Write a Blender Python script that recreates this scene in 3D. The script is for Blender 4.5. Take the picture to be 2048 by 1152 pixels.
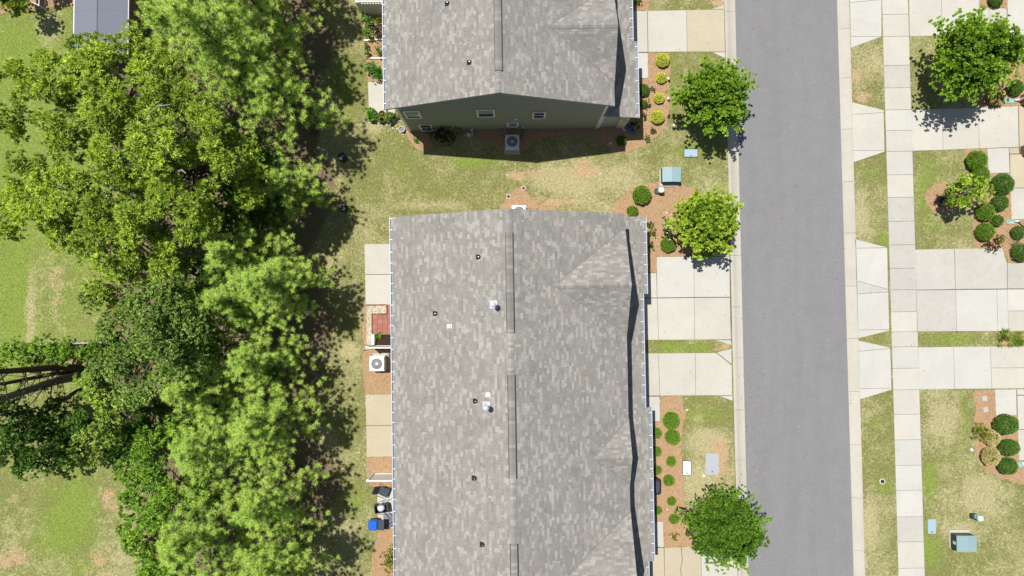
import bpy, bmesh, math, random
import numpy as np
from mathutils import Vector, Matrix
random.seed(7); rng = np.random.default_rng(7)
for o in list(bpy.data.objects): bpy.data.objects.remove(o)
SC = bpy.context.scene; COL = SC.collection
R = math.radians
# ------------------------------------------------------------------ camera, sky, sun, exposure
CH = 42.67; FPX = 2048*24/36; PITCH = R(1.3)
cam = bpy.data.objects.new('camera', bpy.data.cameras.new('camera')); COL.objects.link(cam)
cam.data.lens = 24; cam.data.sensor_width = 36; cam.data.clip_end = 2000; cam.data.clip_start = .5
cam.location = (0, 0, CH); cam.rotation_euler = (PITCH, 0, 0); SC.camera = cam
SUN = Vector((.273, -.234, -1.0)).normalized()
w = bpy.data.worlds.new('World'); SC.world = w; w.use_nodes = True
nt = w.node_tree; nt.nodes.clear()
sky = nt.nodes.new('ShaderNodeTexSky'); sky.sky_type = 'NISHITA'; sky.sun_disc = False
sky.sun_elevation = math.asin(-SUN.z); sky.sun_rotation = math.atan2(-SUN.x, -SUN.y)
bg = nt.nodes.new('ShaderNodeBackground'); bg.inputs[1].default_value = .072
wo = nt.nodes.new('ShaderNodeOutputWorld'); nt.links.new(sky.outputs[0], bg.inputs[0]); nt.links.new(bg.outputs[0], wo.inputs[0])
sun = bpy.data.objects.new('sun', bpy.data.lights.new('sun', 'SUN')); COL.objects.link(sun)
sun.data.energy = 5.0; sun.data.angle = R(.5); sun.data.color = (1, .98, .945)
sun.rotation_euler = SUN.to_track_quat('-Z', 'Y').to_euler(); sun.location = (0, 0, 60)
SC.view_settings.view_transform = 'Standard'; SC.view_settings.look = 'None'
SC.view_settings.exposure = 0; SC.view_settings.gamma = 1; SC.view_settings.use_curve_mapping = False
SC.render.engine = 'CYCLES'; SC.cycles.max_bounces = 5; SC.cycles.transparent_max_bounces = 4
# ------------------------------------------------------------------ survey helpers: where a sighted point lies on the ground / at a height
cP, sP = math.cos(PITCH), math.sin(PITCH)
def P(px, py, z=0.):
    dx = (px-1024)/FPX; dy = -(py-576)/FPX
    y = dy*cP+sP; ww = dy*sP-cP; t = (CH-z)/(-ww)
    return Vector((dx*t, y*t, z))
def PY(px, py, y0):           # point on the vertical plane through local y = y0 of the house grid
    dx = (px-1024)/FPX; dy = -(py-576)/FPX
    d = Vector((dx, dy*cP+sP, dy*sP-cP)); n = Vector((-math.sin(HA), math.cos(HA), 0))
    t = y0/d.dot(n); p = Vector((0, 0, CH))+d*t
    return p
def proj(x, y, z=0.):
    rz = z-CH; yc = y*cP+rz*sP; zc = -y*sP+rz*cP
    return 1024+FPX*x/(-zc), 576-FPX*yc/(-zc)
def pxm(px, py, z): return (CH-z)/FPX   # metres per pixel
HA = R(.9)
def L(p):  # world -> house grid
    c, s = math.cos(HA), math.sin(HA)
    return Vector((p[0]*c+p[1]*s, -p[0]*s+p[1]*c, p[2] if len(p) > 2 else 0))
def W(x, y, z=0):
    c, s = math.cos(HA), math.sin(HA)
    return Vector((x*c-y*s, x*s+y*c, z))
# ------------------------------------------------------------------ objects
ORG = {}
def root(name, label, cat, loc, group=None, kind=None, rot=0):
    o = bpy.data.objects.new(name, None); COL.objects.link(o); o.location = loc; o.rotation_euler = (0, 0, rot)
    o.empty_display_size = .2
    if label: o['label'] = label
    if cat: o['category'] = cat
    if group: o['group'] = group
    if kind: o['kind'] = kind
    ORG[o.name] = Vector(loc) if rot == 0 else Vector((0, 0, 0))
    return o
def mobj(name, me, mat, parent=None, kind=None, label=None, cat=None, group=None):
    o = bpy.data.objects.new(name, me); COL.objects.link(o)
    if mat is not None and not me.materials: me.materials.append(mat)
    if parent: o.parent = parent; ORG[o.name] = ORG.get(parent.name, Vector((0, 0, 0)))
    if kind: o['kind'] = kind
    if label: o['label'] = label
    if cat: o['category'] = cat
    if group: o['group'] = group
    return o
def copy_tree(src, loc, rot=None, scale=None, label=None, group=None):
    def cp(o, par):
        c = o.copy(); COL.objects.link(c); c.parent = par
        for ch in o.children: cp(ch, c)
        return c
    c = cp(src, None); c.location = loc
    if rot is not None: c.rotation_euler = (0, 0, rot)
    if scale is not None: c.scale = scale if hasattr(scale, '__len__') else (scale,)*3
    if label: c['label'] = label
    if group: c['group'] = group
    return c
class MB:
    def __init__(s): s.v = []; s.f = []; s.c = []; s.smooth = False
    def add(s, vs, fs):
        b = len(s.v); s.v += [tuple(v) for v in vs]; s.f += [tuple(b+i for i in f) for f in fs]
    def box(s, x0, x1, y0, y1, z0, z1, T=None):
        vs = [Vector(p) for p in ((x0,y0,z0),(x1,y0,z0),(x1,y1,z0),(x0,y1,z0),(x0,y0,z1),(x1,y0,z1),(x1,y1,z1),(x0,y1,z1))]
        if T: vs = [T @ v for v in vs]
        s.add(vs, [(3,2,1,0),(4,5,6,7),(0,1,5,4),(1,2,6,5),(2,3,7,6),(3,0,4,7)]); return s
    def bbox(s, x0, x1, y0, y1, z0, z1, b=.01, T=None):      # box with bevelled top edges
        vs = [(x0,y0,z0),(x1,y0,z0),(x1,y1,z0),(x0,y1,z0),(x0,y0,z1-b),(x1,y0,z1-b),(x1,y1,z1-b),(x0,y1,z1-b),
              (x0+b,y0+b,z1),(x1-b,y0+b,z1),(x1-b,y1-b,z1),(x0+b,y1-b,z1)]
        vs = [Vector(p) for p in vs]
        if T: vs = [T @ v for v in vs]
        s.add(vs, [(3,2,1,0),(8,9,10,11),(0,1,5,4),(1,2,6,5),(2,3,7,6),(3,0,4,7),(4,5,9,8),(5,6,10,9),(6,7,11,10),(7,4,8,11)]); return s
    def prism(s, poly, z0, z1, cap_bottom=True):
        n = len(poly); s.add([(p[0], p[1], z0) for p in poly]+[(p[0], p[1], z1) for p in poly],
            [tuple(range(n, 2*n))]+([tuple(reversed(range(n)))] if cap_bottom else [])+[(i, (i+1) % n, n+(i+1) % n, n+i) for i in range(n)]); return s
    def tube(s, pts, rad, n=7, cap=True):
        pts = [Vector(p) for p in pts]
        if not hasattr(rad, '__len__'): rad = [rad]*len(pts)
        b = len(s.v); prev = None
        for i, p in enumerate(pts):
            d = (pts[min(i+1, len(pts)-1)]-pts[max(i-1, 0)]).normalized()
            a = d.cross(Vector((0, 0, 1))) if prev is None else prev-d*prev.dot(d)
            if a.length < 1e-4: a = d.cross(Vector((1, 0, 0)))
            a.normalize(); prev = a; c = d.cross(a)
            for k in range(n):
                t = 2*math.pi*k/n; s.v.append(tuple(p+(a*math.cos(t)+c*math.sin(t))*rad[i]))
        for i in range(len(pts)-1):
            for k in range(n):
                s.f.append((b+i*n+k, b+i*n+(k+1) % n, b+(i+1)*n+(k+1) % n, b+(i+1)*n+k))
        if cap:
            s.f.append(tuple(b+k for k in reversed(range(n)))); e = b+(len(pts)-1)*n; s.f.append(tuple(e+k for k in range(n)))
        return s
    def lathe(s, prof, n=24, c=(0, 0, 0), cap=True):
        b = len(s.v)
        for r_, z in prof:
            for k in range(n):
                t = 2*math.pi*k/n; s.v.append((c[0]+r_*math.cos(t), c[1]+r_*math.sin(t), c[2]+z))
        for i in range(len(prof)-1):
            for k in range(n): s.f.append((b+i*n+k, b+i*n+(k+1) % n, b+(i+1)*n+(k+1) % n, b+(i+1)*n+k))
        if cap:
            s.f.append(tuple(b+k for k in reversed(range(n)))); e = b+(len(prof)-1)*n; s.f.append(tuple(e+k for k in range(n)))
        return s
    def rsq(s, w_, d_, r_, z0, z1, c=(0, 0), n=5, top_in=.0):   # rounded rectangle prism
        def ring(i):
            out = []
            for qx, qy, a0 in ((1,1,0),(-1,1,90),(-1,-1,180),(1,-1,270)):
                for k in range(n+1):
                    a = R(a0+90*k/n); out.append((c[0]+qx*(w_/2-r_)+(r_-i)*math.cos(a), c[1]+qy*(d_/2-r_)+(r_-i)*math.sin(a)))
            return out
        a = ring(0); m = len(a)
        if top_in:
            b_ = ring(top_in); vs = [(p[0],p[1],z0) for p in a]+[(p[0],p[1],z1-top_in) for p in a]+[(p[0],p[1],z1) for p in b_]
            fs = [tuple(reversed(range(m))), tuple(range(2*m, 3*m))]+[(j*m+i, j*m+(i+1) % m, (j+1)*m+(i+1) % m, (j+1)*m+i) for j in (0, 1) for i in range(m)]
            s.add(vs, fs)
        else: s.prism(a, z0, z1)
        return s
    def mesh(s, name, parent=None, local=False):
        off = Vector((0, 0, 0)) if (parent is None or local) else ORG[parent.name]
        me = bpy.data.meshes.new(name); me.from_pydata([(v[0]-off[0], v[1]-off[1], v[2]-off[2]) for v in s.v], [], s.f); me.update()
        if s.smooth: me.shade_smooth()
        return me
    def build(s, name, mat, parent=None, local=False, **k): return mobj(name, s.mesh(name, parent, local), mat, parent, **k)
def np_mesh(name, V, n, colors=None, smooth=False):
    """V: (faces*n, 3) unshared corners; colors (faces, 3)"""
    nf = len(V)//n; me = bpy.data.meshes.new(name)
    me.vertices.add(len(V)); me.vertices.foreach_set('co', V.astype(np.float32).ravel())
    me.loops.add(len(V)); me.loops.foreach_set('vertex_index', np.arange(len(V), dtype=np.int32))
    me.polygons.add(nf); me.polygons.foreach_set('loop_start', np.arange(0, len(V), n, dtype=np.int32))
    if colors is not None:
        a = me.attributes.new('Col', 'FLOAT_COLOR', 'CORNER')
        c = np.ones((nf, n, 4), np.float32); c[:, :, :3] = colors[:, None, :]; a.data.foreach_set('color', c.ravel())
    me.update(calc_edges=True)
    return me
# ------------------------------------------------------------------ materials
def lin(r, g, b): return tuple(((c/255)/12.92 if c/255 <= .04045 else ((c/255+.055)/1.055)**2.4) for c in (r, g, b))
def mul(c, k): return tuple(min(1, x*k) for x in c)
class NT:
    def __init__(s, name):
        s.m = bpy.data.materials.new(name); s.m.use_nodes = True; s.t = s.m.node_tree; s.t.nodes.clear()
        s.out = s.n('ShaderNodeOutputMaterial')
    def n(s, t, **k):
        nd = s.t.nodes.new(t)
        for a, b in k.items(): setattr(nd, a, b)
        return nd
    def l(s, a, b): s.t.links.new(a, b)
    def coord(s, kind='Object'): 
        if kind == 'World': return s.n('ShaderNodeNewGeometry').outputs['Position']
        return s.n('ShaderNodeTexCoord').outputs[kind]
    def noise(s, co, scale, detail=3, rough=.6, dist=0):
        nd = s.n('ShaderNodeTexNoise'); nd.inputs['Scale'].default_value = scale; nd.inputs['Detail'].default_value = detail
        nd.inputs['Roughness'].default_value = rough; nd.inputs['Distortion'].default_value = dist; s.l(co, nd.inputs['Vector']); return nd.outputs['Fac']
    def ramp(s, f, stops, interp='LINEAR'):
        nd = s.n('ShaderNodeValToRGB'); cr = nd.color_ramp; cr.interpolation = interp
        while len(cr.elements) < len(stops): cr.elements.new(.5)
        for e, (p, c) in zip(cr.elements, stops): e.position = p; e.color = (*c, 1) if hasattr(c, '__len__') else (c, c, c, 1)
        s.l(f, nd.inputs[0]); return nd.outputs[0]
    def mix(s, f, a, b, mode='MIX'):
        nd = s.n('ShaderNodeMix', data_type='RGBA', blend_type=mode)
        for v, i in ((f, 0), (a, 6), (b, 7)):
            if isinstance(v, (int, float)): nd.inputs[i].default_value = v if i == 0 else (v, v, v, 1)
            elif isinstance(v, tuple): nd.inputs[i].default_value = (*v, 1)
            else: s.l(v, nd.inputs[i])
        return nd.outputs[2]
    def math(s, op, a, b=0.):
        nd = s.n('ShaderNodeMath', operation=op)
        for v, i in ((a, 0), (b, 1)):
            if isinstance(v, (int, float)): nd.inputs[i].default_value = v
            else: s.l(v, nd.inputs[i])
        return nd.outputs[0]
    def attr(s, name): 
        nd = s.n('ShaderNodeAttribute'); nd.attribute_name = name; return nd
    def bsdf(s, col, rough=.8, spec=.3, metal=0., bump=None, bs=.3, bd=.02, bco=None):
        b = s.n('ShaderNodeBsdfPrincipled')
        if isinstance(col, tuple): b.inputs['Base Color'].default_value = (*col, 1)
        else: s.l(col, b.inputs['Base Color'])
        if isinstance(rough, (int, float)): b.inputs['Roughness'].default_value = rough
        else: s.l(rough, b.inputs['Roughness'])
        b.inputs['Specular IOR Level'].default_value = spec; b.inputs['Metallic'].default_value = metal
        if bump is not None:
            bn = s.n('ShaderNodeBump'); bn.inputs['Strength'].default_value = bs; bn.inputs['Distance'].default_value = bd
            s.l(bump, bn.inputs['Height']); s.l(bn.outputs[0], b.inputs['Normal'])
        s.l(b.outputs[0], s.out.inputs[0]); return b
def simple(name, col, rough=.6, spec=.4, metal=0., var=.12, scale=6, bump=.0, bscale=40, randv=0.):
    t = NT(name); co = t.coord()
    f = t.noise(co, scale, 5, .65); f2 = t.noise(co, scale*9, 2)
    c = t.mix(f, mul(col, 1-var*1.6), mul(col, 1+var*1.2)); c = t.mix(.35, c, t.mix(f2, mul(col, 1-var), mul(col, 1+var)))
    if randv:
        oi = t.n('ShaderNodeObjectInfo'); k = t.math('ADD', t.math('MULTIPLY', oi.outputs['Random'], randv), 1-randv/2)
        c = t.mix(1, c, k, 'MULTIPLY')
    t.bsdf(c, rough, spec, metal, t.noise(co, bscale, 4) if bump else None, bump); return t.m
def leafmat(name, trans=.3, rough=.5, spec=.25):
    t = NT(name); a = t.attr('Col').outputs['Color']
    b = t.bsdf(a, rough, spec)
    tr = t.n('ShaderNodeBsdfTranslucent'); t.l(t.mix(1, a, (1.08, 1.12, .55), 'MULTIPLY'), tr.inputs[0])
    mx = t.n('ShaderNodeMixShader'); mx.inputs[0].default_value = trans
    t.l(b.outputs[0], mx.inputs[1]); t.l(tr.outputs[0], mx.inputs[2]); t.l(mx.outputs[0], t.out.inputs[0]); return t.m
LEAF = leafmat('leaf', .34); NEEDLE = leafmat('needle', .22, .45); PETAL = leafmat('petal', .3, .7)
def concrete(name, col, stain=.5, randv=.08):
    t = NT(name); co = t.coord('World')
    oi = t.n('ShaderNodeObjectInfo')
    n1 = t.noise(co, .55, 5, .6, .4); n2 = t.noise(co, 2.6, 6, .7); n3 = t.noise(co, 60, 2, .5); n4 = t.noise(co, 9, 5, .75, .5)
    c = t.mix(t.ramp(n1, [(.35, 0.), (.7, 1.)]), mul(col, .93), mul(col, 1.05))
    c = t.mix(t.ramp(n2, [(.5, 0.), (.78, .45*stain)]), c, (col[0]*.78, col[1]*.72, col[2]*.6))
    c = t.mix(t.ramp(n4, [(.55, 0.), (.75, .3*stain)]), c, mul(col, 1.13))
    c = t.mix(.22, c, t.ramp(n3, [(.25, mul(col, .75)), (.75, mul(col, 1.2))]))
    # brushed finish
    wv = t.n('ShaderNodeMapping'); wv.inputs['Scale'].default_value = (2.2, 26, 1); t.l(co, wv.inputs[0])
    n5 = t.noise(wv.outputs[0], 1, 4, .7)
    c = t.mix(.5, c, t.mix(1, c, t.ramp(n5, [(.3, .9), (.7, 1.1)]), 'MULTIPLY'))
    k = t.math('ADD', t.math('MULTIPLY', oi.outputs['Random'], randv), 1-randv/2)
    c = t.mix(1, c, k, 'MULTIPLY')
    t.bsdf(c, .9, .2, 0, n3, .25, .004); return t.m
CREAM = concrete('concrete_cream', (.530, .500, .430), .9); PALE = concrete('concrete_pale', (.530, .510, .455), .7); KERBM = concrete('concrete_kerb', (.500, .462, .385), .9)
GREYC = concrete('concrete_grey', (.480, .455, .400), 1.5); TANC = concrete('concrete_tan', (.50, .43, .31), 1.0)
JOINT = simple('joint_dirt', (.14, .12, .085), .95, .1, var=.3, scale=9)
def asphalt():
    t = NT('asphalt'); co = t.coord('World')
    mp = t.n('ShaderNodeMapping'); mp.inputs['Scale'].default_value = (1.3, .12, 1); mp.inputs['Rotation'].default_value = (0, 0, -HA); t.l(co, mp.inputs[0])
    n1 = t.noise(mp.outputs[0], 1, 5, .6, .2); n2 = t.noise(co, 38, 3, .8); n3 = t.noise(co, 1.1, 6, .7); 
    v = t.n('ShaderNodeTexVoronoi'); v.inputs['Scale'].default_value = 2.3; t.l(co, v.inputs['Vector'])
    v2 = t.n('ShaderNodeTexVoronoi'); v2.inputs['Scale'].default_value = 24; t.l(co, v2.inputs['Vector'])
    c = t.mix(t.ramp(n1, [(.2, 0.), (.8, 1.)]), (.212, .205, .204), (.242, .235, .234))
    c = t.mix(t.ramp(n3, [(.45, 0.), (.8, .5)]), c, (.182, .178, .176))
    c = t.mix(.8, c, t.mix(1, c, t.ramp(t.noise(co, 9, 6, .9), [(.3, .80), (.5, 1.), (.7, 1.22)]), 'MULTIPLY')); c = t.mix(.55, c, t.mix(1, c, t.ramp(n2, [(.3, .72), (.5, 1.), (.72, 1.35)]), 'MULTIPLY'))
    c = t.mix(t.ramp(v2.outputs['Distance'], [(.0, .5), (.14, 0.)]), c, (.36, .34, .31))
    c = t.mix(t.ramp(v.outputs['Distance'], [(.0, .8), (.028, .8), (.05, 0.)]), c, t.ramp(t.noise(co, 3.1), [(.47, (.07, .06, .055)), (.53, (.42, .4, .36))]))
    t.bsdf(c, .92, .2, 0, n2, .5, .006); return t.m
ASPH = asphalt()
def shingle_mat():
    t = NT('asphalt_shingle'); a = t.attr('Col').outputs['Color']; co = t.coord()
    n = t.noise(co, 70, 2, .8); n2 = t.noise(co, .7, 4, .6, .5); n3 = t.noise(co, 4, 4)
    c = t.mix(.5, a, t.mix(1, a, t.ramp(n, [(.3, .6), (.7, 1.45)]), 'MULTIPLY'))
    c = t.mix(1, c, t.ramp(n2, [(.3, (.90, .90, .91)), (.7, (1.08, 1.075, 1.06))]), 'MULTIPLY')
    c = t.mix(1, c, t.ramp(n3, [(.3, .95), (.7, 1.05)]), 'MULTIPLY')
    t.bsdf(c, .92, .25, 0, n, .4, .004); return t.m
SHM = shingle_mat()
DECK = simple('roof_underlay', (.03, .03, .03), .9)
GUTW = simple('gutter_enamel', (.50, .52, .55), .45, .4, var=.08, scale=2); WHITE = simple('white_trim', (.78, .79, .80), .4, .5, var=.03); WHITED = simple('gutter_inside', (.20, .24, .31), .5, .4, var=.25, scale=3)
OLIVE = simple('olive_siding', (.28, .295, .25), .65, .35, var=.05, scale=2); GRAYSD = simple('grey_siding', (.40, .41, .38), .65, .35, var=.05)
GLASS = simple('window_glass', (.03, .04, .045), .08, .9, var=.2, scale=2); BLIND = simple('window_blind', (.26, .30, .33), .6)
BLACK = simple('black_plastic', (.018, .018, .02), .45, .5); DKM = simple('dark_metal', (.03, .032, .035), .45, .5, var=.2)
GALV = simple('galvanised', (.62, .66, .70), .35, .6, .6, var=.1); RUB = simple('rubber_boot', (.03, .03, .032), .7)
ACW = simple('ac_enamel', (.66, .69, .72), .35, .5, var=.04); TEAL = simple('green_enamel_sheen', (.27, .39, .40), .33, .6, var=.1, scale=3); TEALD = simple('green_enamel_side', (.02, .045, .038), .45, .5, var=.15)  # transformer lid enamel has the sky reflection painted in as a paler tone
MINT = simple('pale_green_plastic', (.52, .66, .58), .45, .5, var=.04); BRICKR = simple('red_paver', (.40, .17, .13), .85, .2, var=.18, scale=5, bump=.3, randv=.3)
STONEW = simple('white_stone', (.62, .56, .44), .8, .3, var=.25, scale=3, randv=.3); BARK = simple('bark', (.13, .095, .07), .9, .1, var=.4, scale=9, bump=.8, bscale=25)
BARKG = simple('grey_bark', (.24, .21, .17), .9, .1, var=.4, scale=9, bump=.8, bscale=25)
BLUEP = simple('blue_paint', (.01, .12, .62), .3, .6, var=.06); PINKST = simple('pink_paver', (.52, .36, .30), .85, .2, var=.12, bump=.3)
LIDB = simple('blue_grey_lid', (.34, .46, .52), .5, .4, var=.08, scale=9); LIDW = simple('white_lid', (.72, .74, .76), .5, .4, var=.03); LIDG = simple('grey_lid', (.40, .42, .44), .6, .3, var=.05)
SLING = simple('grey_sling', (.06, .07, .085), .7, .2, var=.2, scale=20); SHEDR = simple('shed_roofing', (.185, .195, .235), .85, .25, var=.06, scale=14, bump=.2)
TERRA = simple('terracotta', (.14, .07, .045), .7); SOIL = simple('soil', (.05, .032, .022), .95, .1, var=.4, scale=20, bump=1.)
WOODW = simple('weathered_wood', (.60, .56, .51), .85, .2, var=.3, scale=5, bump=.4); BRK = simple('brick_face', (.24, .13, .10), .85, .2, var=.3, scale=10, randv=.4)
CHIMCAP = simple('flue_metal', (.68, .70, .72), .3, .7, .3, var=.08)
# ------------------------------------------------------------------ numpy value noise + ground mixture
def vnoise(x, y, s, seed):
    r_ = np.random.default_rng(seed).random((256, 256)); x = np.asarray(x)/s+900; y = np.asarray(y)/s+900
    xi = np.floor(x).astype(int); yi = np.floor(y).astype(int); fx = x-xi; fy = y-yi; fx = fx*fx*(3-2*fx); fy = fy*fy*(3-2*fy)
    g = lambda a, b: r_[a % 256, b % 256]
    return (g(xi, yi)*(1-fx)+g(xi+1, yi)*fx)*(1-fy)+(g(xi, yi+1)*(1-fx)+g(xi+1, yi+1)*fx)*fy
def fbm(x, y, s, seed): return (vnoise(x, y, s, seed)*.5+vnoise(x, y, s/2.1, seed+1)*.3+vnoise(x, y, s/4.3, seed+2)*.2)
def sm(a, lo, hi): t = np.clip((a-lo)/(hi-lo), 0, 1); return t*t*(3-2*t)
BLOBS = [(120,300,120,200,2,.3), # px, py, rx, ry, kind(0 dry 1 clay 2 lush), amount
 (1035,352,26,12,1,.9),(1130,355,60,22,0,.6),(1170,345,46,18,1,.8),(1120,400,40,12,1,.5),(1080,345,30,10,1,.5),(950,325,45,12,2,.9),(1045,375,18,8,2,.6),(1060,395,30,10,1,.5),(1100,410,50,10,1,.5),
 (1240,350,40,20,0,.3),(1165,322,14,9,1,.6),(870,410,60,8,0,.5),(800,330,60,40,2,.35),(690,150,22,50,2,.55),(700,200,20,40,2,.5),(745,250,20,14,0,.6),
 (1420,880,40,26,0,.7),(1440,920,32,60,1,.9),(1395,965,30,30,0,.55),(1415,830,60,30,2,.65),(1450,842,12,8,1,.5),(1430,700,8,5,1,.9),(1452,693,14,7,1,1.),(1440,6,26,14,1,1.),
 (1360,300,60,14,2,.5),(1345,130,12,26,2,.45),(1345,200,12,40,2,.4),(1420,340,30,30,2,.2),
 (1714,150,14,30,1,.7),(1725,195,22,14,1,.9),(1740,120,30,30,0,.2),(1740,350,26,26,2,.25),(1720,430,14,40,0,.5),(1765,480,12,12,2,.7),(1845,110,16,30,2,.3),
 (1850,380,24,70,2,.55),(1900,330,40,20,2,.3),(1880,460,50,20,2,.35),(1335,693,30,12,2,.55),(1400,693,26,10,2,.75),(1900,679,60,12,2,.6),(1760,679,16,8,2,.4),(1741,850,20,12,2,.5),
 (1765,975,24,18,2,.6),(1740,1030,14,60,0,.5),(1860,960,16,40,2,.8),(1860,1100,30,50,2,.7),(1890,840,30,40,0,.4),(1970,1000,60,40,0,.35),(1885,1075,14,40,1,.3),(1930,820,14,60,2,.4),(1920,1060,40,20,0,.6),(1741,900,14,20,1,.25),
 (30,120,70,60,2,1.),(95,60,30,60,0,.5),(30,560,26,150,2,1.),(60,640,10,100,0,.6),(120,570,40,60,1,.3),(60,480,18,20,1,.35),(110,600,20,10,1,.4),(180,640,40,20,1,.35),(120,720,60,14,1,.5),(10,320,30,40,2,.9),
 (40,1000,50,90,1,.35),(20,1120,50,30,1,.55),(120,960,30,20,1,.4),(150,1010,40,60,2,.75),(110,1080,40,40,2,.6),(215,1000,26,50,1,.55),(200,1120,30,30,1,.6),(170,1140,60,16,2,.3),
 (640,870,30,20,0,.8),(700,880,20,50,2,.3),(705,640,14,30,2,.4),(700,700,18,12,0,.8),(700,1080,26,50,0,.35),(715,1000,16,30,2,.4)]
def ground_mix(x, y):
    px, py = proj(x, y); x = np.asarray(x); y = np.asarray(y)
    n = fbm(x, y, 2.4, 11); n2 = fbm(x, y, 5.5, 31); n3 = fbm(x, y, 1.0, 51)
    dry = .42+.65*(n-.5)+.25*(n2-.5); clay = np.zeros_like(dry)+.06*(n3 > .7); lush = .12+.45*(n2-.5)+.3*(n3-.5)
    ax = [dry, clay, lush]
    for bx, by, rx, ry, k, a in BLOBS:
        g = np.exp(-(((px-bx)/rx)**2+((py-by)/ry)**2)*1.1)*a*(.65+.7*n3); ax[k] = ax[k]+g
        if k == 2: ax[0] = ax[0]-g*.5; ax[1] = ax[1]-g*.3
    dry, clay, lush = ax
    edge = 655+22*np.sin(py/47.)+60*(fbm(x, y, 2., 71)-.5)
    straw = sm(edge-px, -14, 30)*sm(px-(215+60*(n-.5)+55*(py > 880)), -20, 50)
    straw = straw*(.75+.5*n3)
    leftmid = sm(px-40, -10, 60)*(px < 330)*.3
    clay = clay+leftmid*(n > .56)*.6; lush = lush+(px < 330)*(.45-.15*(py > 900)); dry = dry-.12*(px < 330)+.10*(px < 330)*(py > 930)
    # tan clippings along path edges
    return np.clip(straw, 0, 1), np.clip(dry, 0, 1), np.clip(clay, 0, 1), np.clip(lush, 0, 1)
def ground_mat(name, bed=False):
    t = NT(name); co = t.coord('World')
    nf = t.noise(co, 26, 4, .8); nm = t.noise(co, 5, 5, .75, .3); ns = t.noise(co, 95, 2, .7)
    mp = t.n('ShaderNodeMapping'); mp.inputs['Scale'].default_value = (1, .35, 1); mp.inputs['Rotation'].default_value = (0, 0, .6); t.l(co, mp.inputs[0])
    nst = t.noise(mp.outputs[0], 45, 3, .8, 1.5)
    straw = t.ramp(nst, [(.25, (.22, .125, .062)), (.45, (.385, .24, .128)), (.6, (.50, .34, .195)), (.78, (.65, .51, .34))])
    straw = t.mix(t.ramp(nm, [(.35, 0.), (.7, .45)]), straw, (.42, .27, .17))
    if bed: t.bsdf(straw, .95, .1, 0, nst, .8, .02); return t.m
    a = t.attr('mixa').outputs['Color']; sp = t.n('ShaderNodeSeparateColor'); t.l(a, sp.inputs[0])
    lu = t.attr('mixb').outputs['Fac']
    nl = t.noise(co, 1.5, 6, .72, .6); nk = t.noise(co, 7.5, 4, .75, .8)
    mixn = t.math('ADD', t.math('MULTIPLY', nl, .45), t.math('ADD', t.math('MULTIPLY', nk, .4), t.math('MULTIPLY', nf, .15)))
    green = t.ramp(nk, [(.25, (.13, .14, .042)), (.5, (.225, .225, .075)), (.75, (.34, .32, .13))])
    lush = t.ramp(nk, [(.25, (.13, .18, .03)), (.5, (.225, .29, .055)), (.75, (.33, .38, .10))])
    dry = t.ramp(nk, [(.25, (.29, .25, .115)), (.5, (.42, .37, .19)), (.75, (.60, .535, .33))])
    clay = t.ramp(nk, [(.3, (.40, .25, .13)), (.55, (.50, .35, .20)), (.75, (.60, .48, .33))])
    def th(v, k, lo, hi): return t.ramp(t.math('ADD', v, t.math('MULTIPLY', t.math('SUBTRACT', k, .5), 2.4)), [(lo, 0.), (hi, 1.)])
    c = t.mix(th(lu, nl, .2, .85), green, lush)
    c = t.mix(th(sp.outputs[1], mixn, .30, .74), c, dry)
    c = t.mix(th(sp.outputs[2], mixn, .36, .66), c, clay)
    fs = t.ramp(nst, [(.25, (.08, .060, .032)), (.5, (.19, .145, .085)), (.75, (.44, .35, .22))])
    c = t.mix(th(sp.outputs[0], nm, .35, .6), c, fs)
    c = t.mix(.7, c, t.mix(1, c, t.ramp(t.noise(co, 17, 4, .85, .5), [(.32, .62), (.5, .98), (.68, 1.4)]), 'MULTIPLY'))
    t.bsdf(c, .95, .1, 0, nk, 1., .05); return t.m
GROUNDM = ground_mat('lawn_ground'); MULCH = ground_mat('pine_straw_mulch', True)
# ------------------------------------------------------------------ street lines
def line(a, b, z): A, B = P(*a, z), P(*b, z); k = (B.x-A.x)/(B.y-A.y); return lambda y: A.x+k*(y-A.y)
ZR = -.10; ZC = .03
LA = line((1470, 0), (1497, 1152), ZR); LB = line((1448.5, 0), (1475.5, 1152), ZC)
RA = line((1674, 0), (1707.5, 1152), ZR); RB = line((1699, 0), (1730.5, 1152), ZC)
# ground sheet, one mesh with a trench under the street
xs = np.concatenate([[-300, -120, -60, -42], np.arange(-35, 35.01, .22), [42, 60, 120, 300]])
ys = np.concatenate([[-300, -120, -60, -32], np.arange(-20, 21.01, .22), [32, 60, 120, 300]])
X, Y = np.meshgrid(xs, ys); nx, ny = len(xs), len(ys)
lb = np.array([LB(y) for y in ys])[:, None]; rb = np.array([RB(y) for y in ys])[:, None]
Z = np.where((X > lb+.12) & (X < rb-.12), -.3, 0.)
Z = Z+np.where(Z == 0, .012*(fbm(X, Y, 1.3, 5)-.5), 0)
V = np.stack([X, Y, Z], -1).reshape(-1, 3)
idx = np.arange(nx*ny).reshape(ny, nx); F = np.stack([idx[:-1, :-1], idx[:-1, 1:], idx[1:, 1:], idx[1:, :-1]], -1).reshape(-1, 4)
me = bpy.data.meshes.new('ground'); me.from_pydata(V.tolist(), [], F.tolist())
st, dr, cl, lu = ground_mix(V[:, 0], V[:, 1])
a = me.attributes.new('mixa', 'FLOAT_COLOR', 'POINT'); a.data.foreach_set('color', np.stack([st, dr, cl, np.ones_like(st)], -1).astype(np.float32).ravel())
a = me.attributes.new('mixb', 'FLOAT', 'POINT'); a.data.foreach_set('value', lu.astype(np.float32))
mobj('ground', me, GROUNDM, kind='structure', label='patchy green and straw coloured lawn ground')
road = MB(); yy = list(np.linspace(-150, 150, 61))
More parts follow.
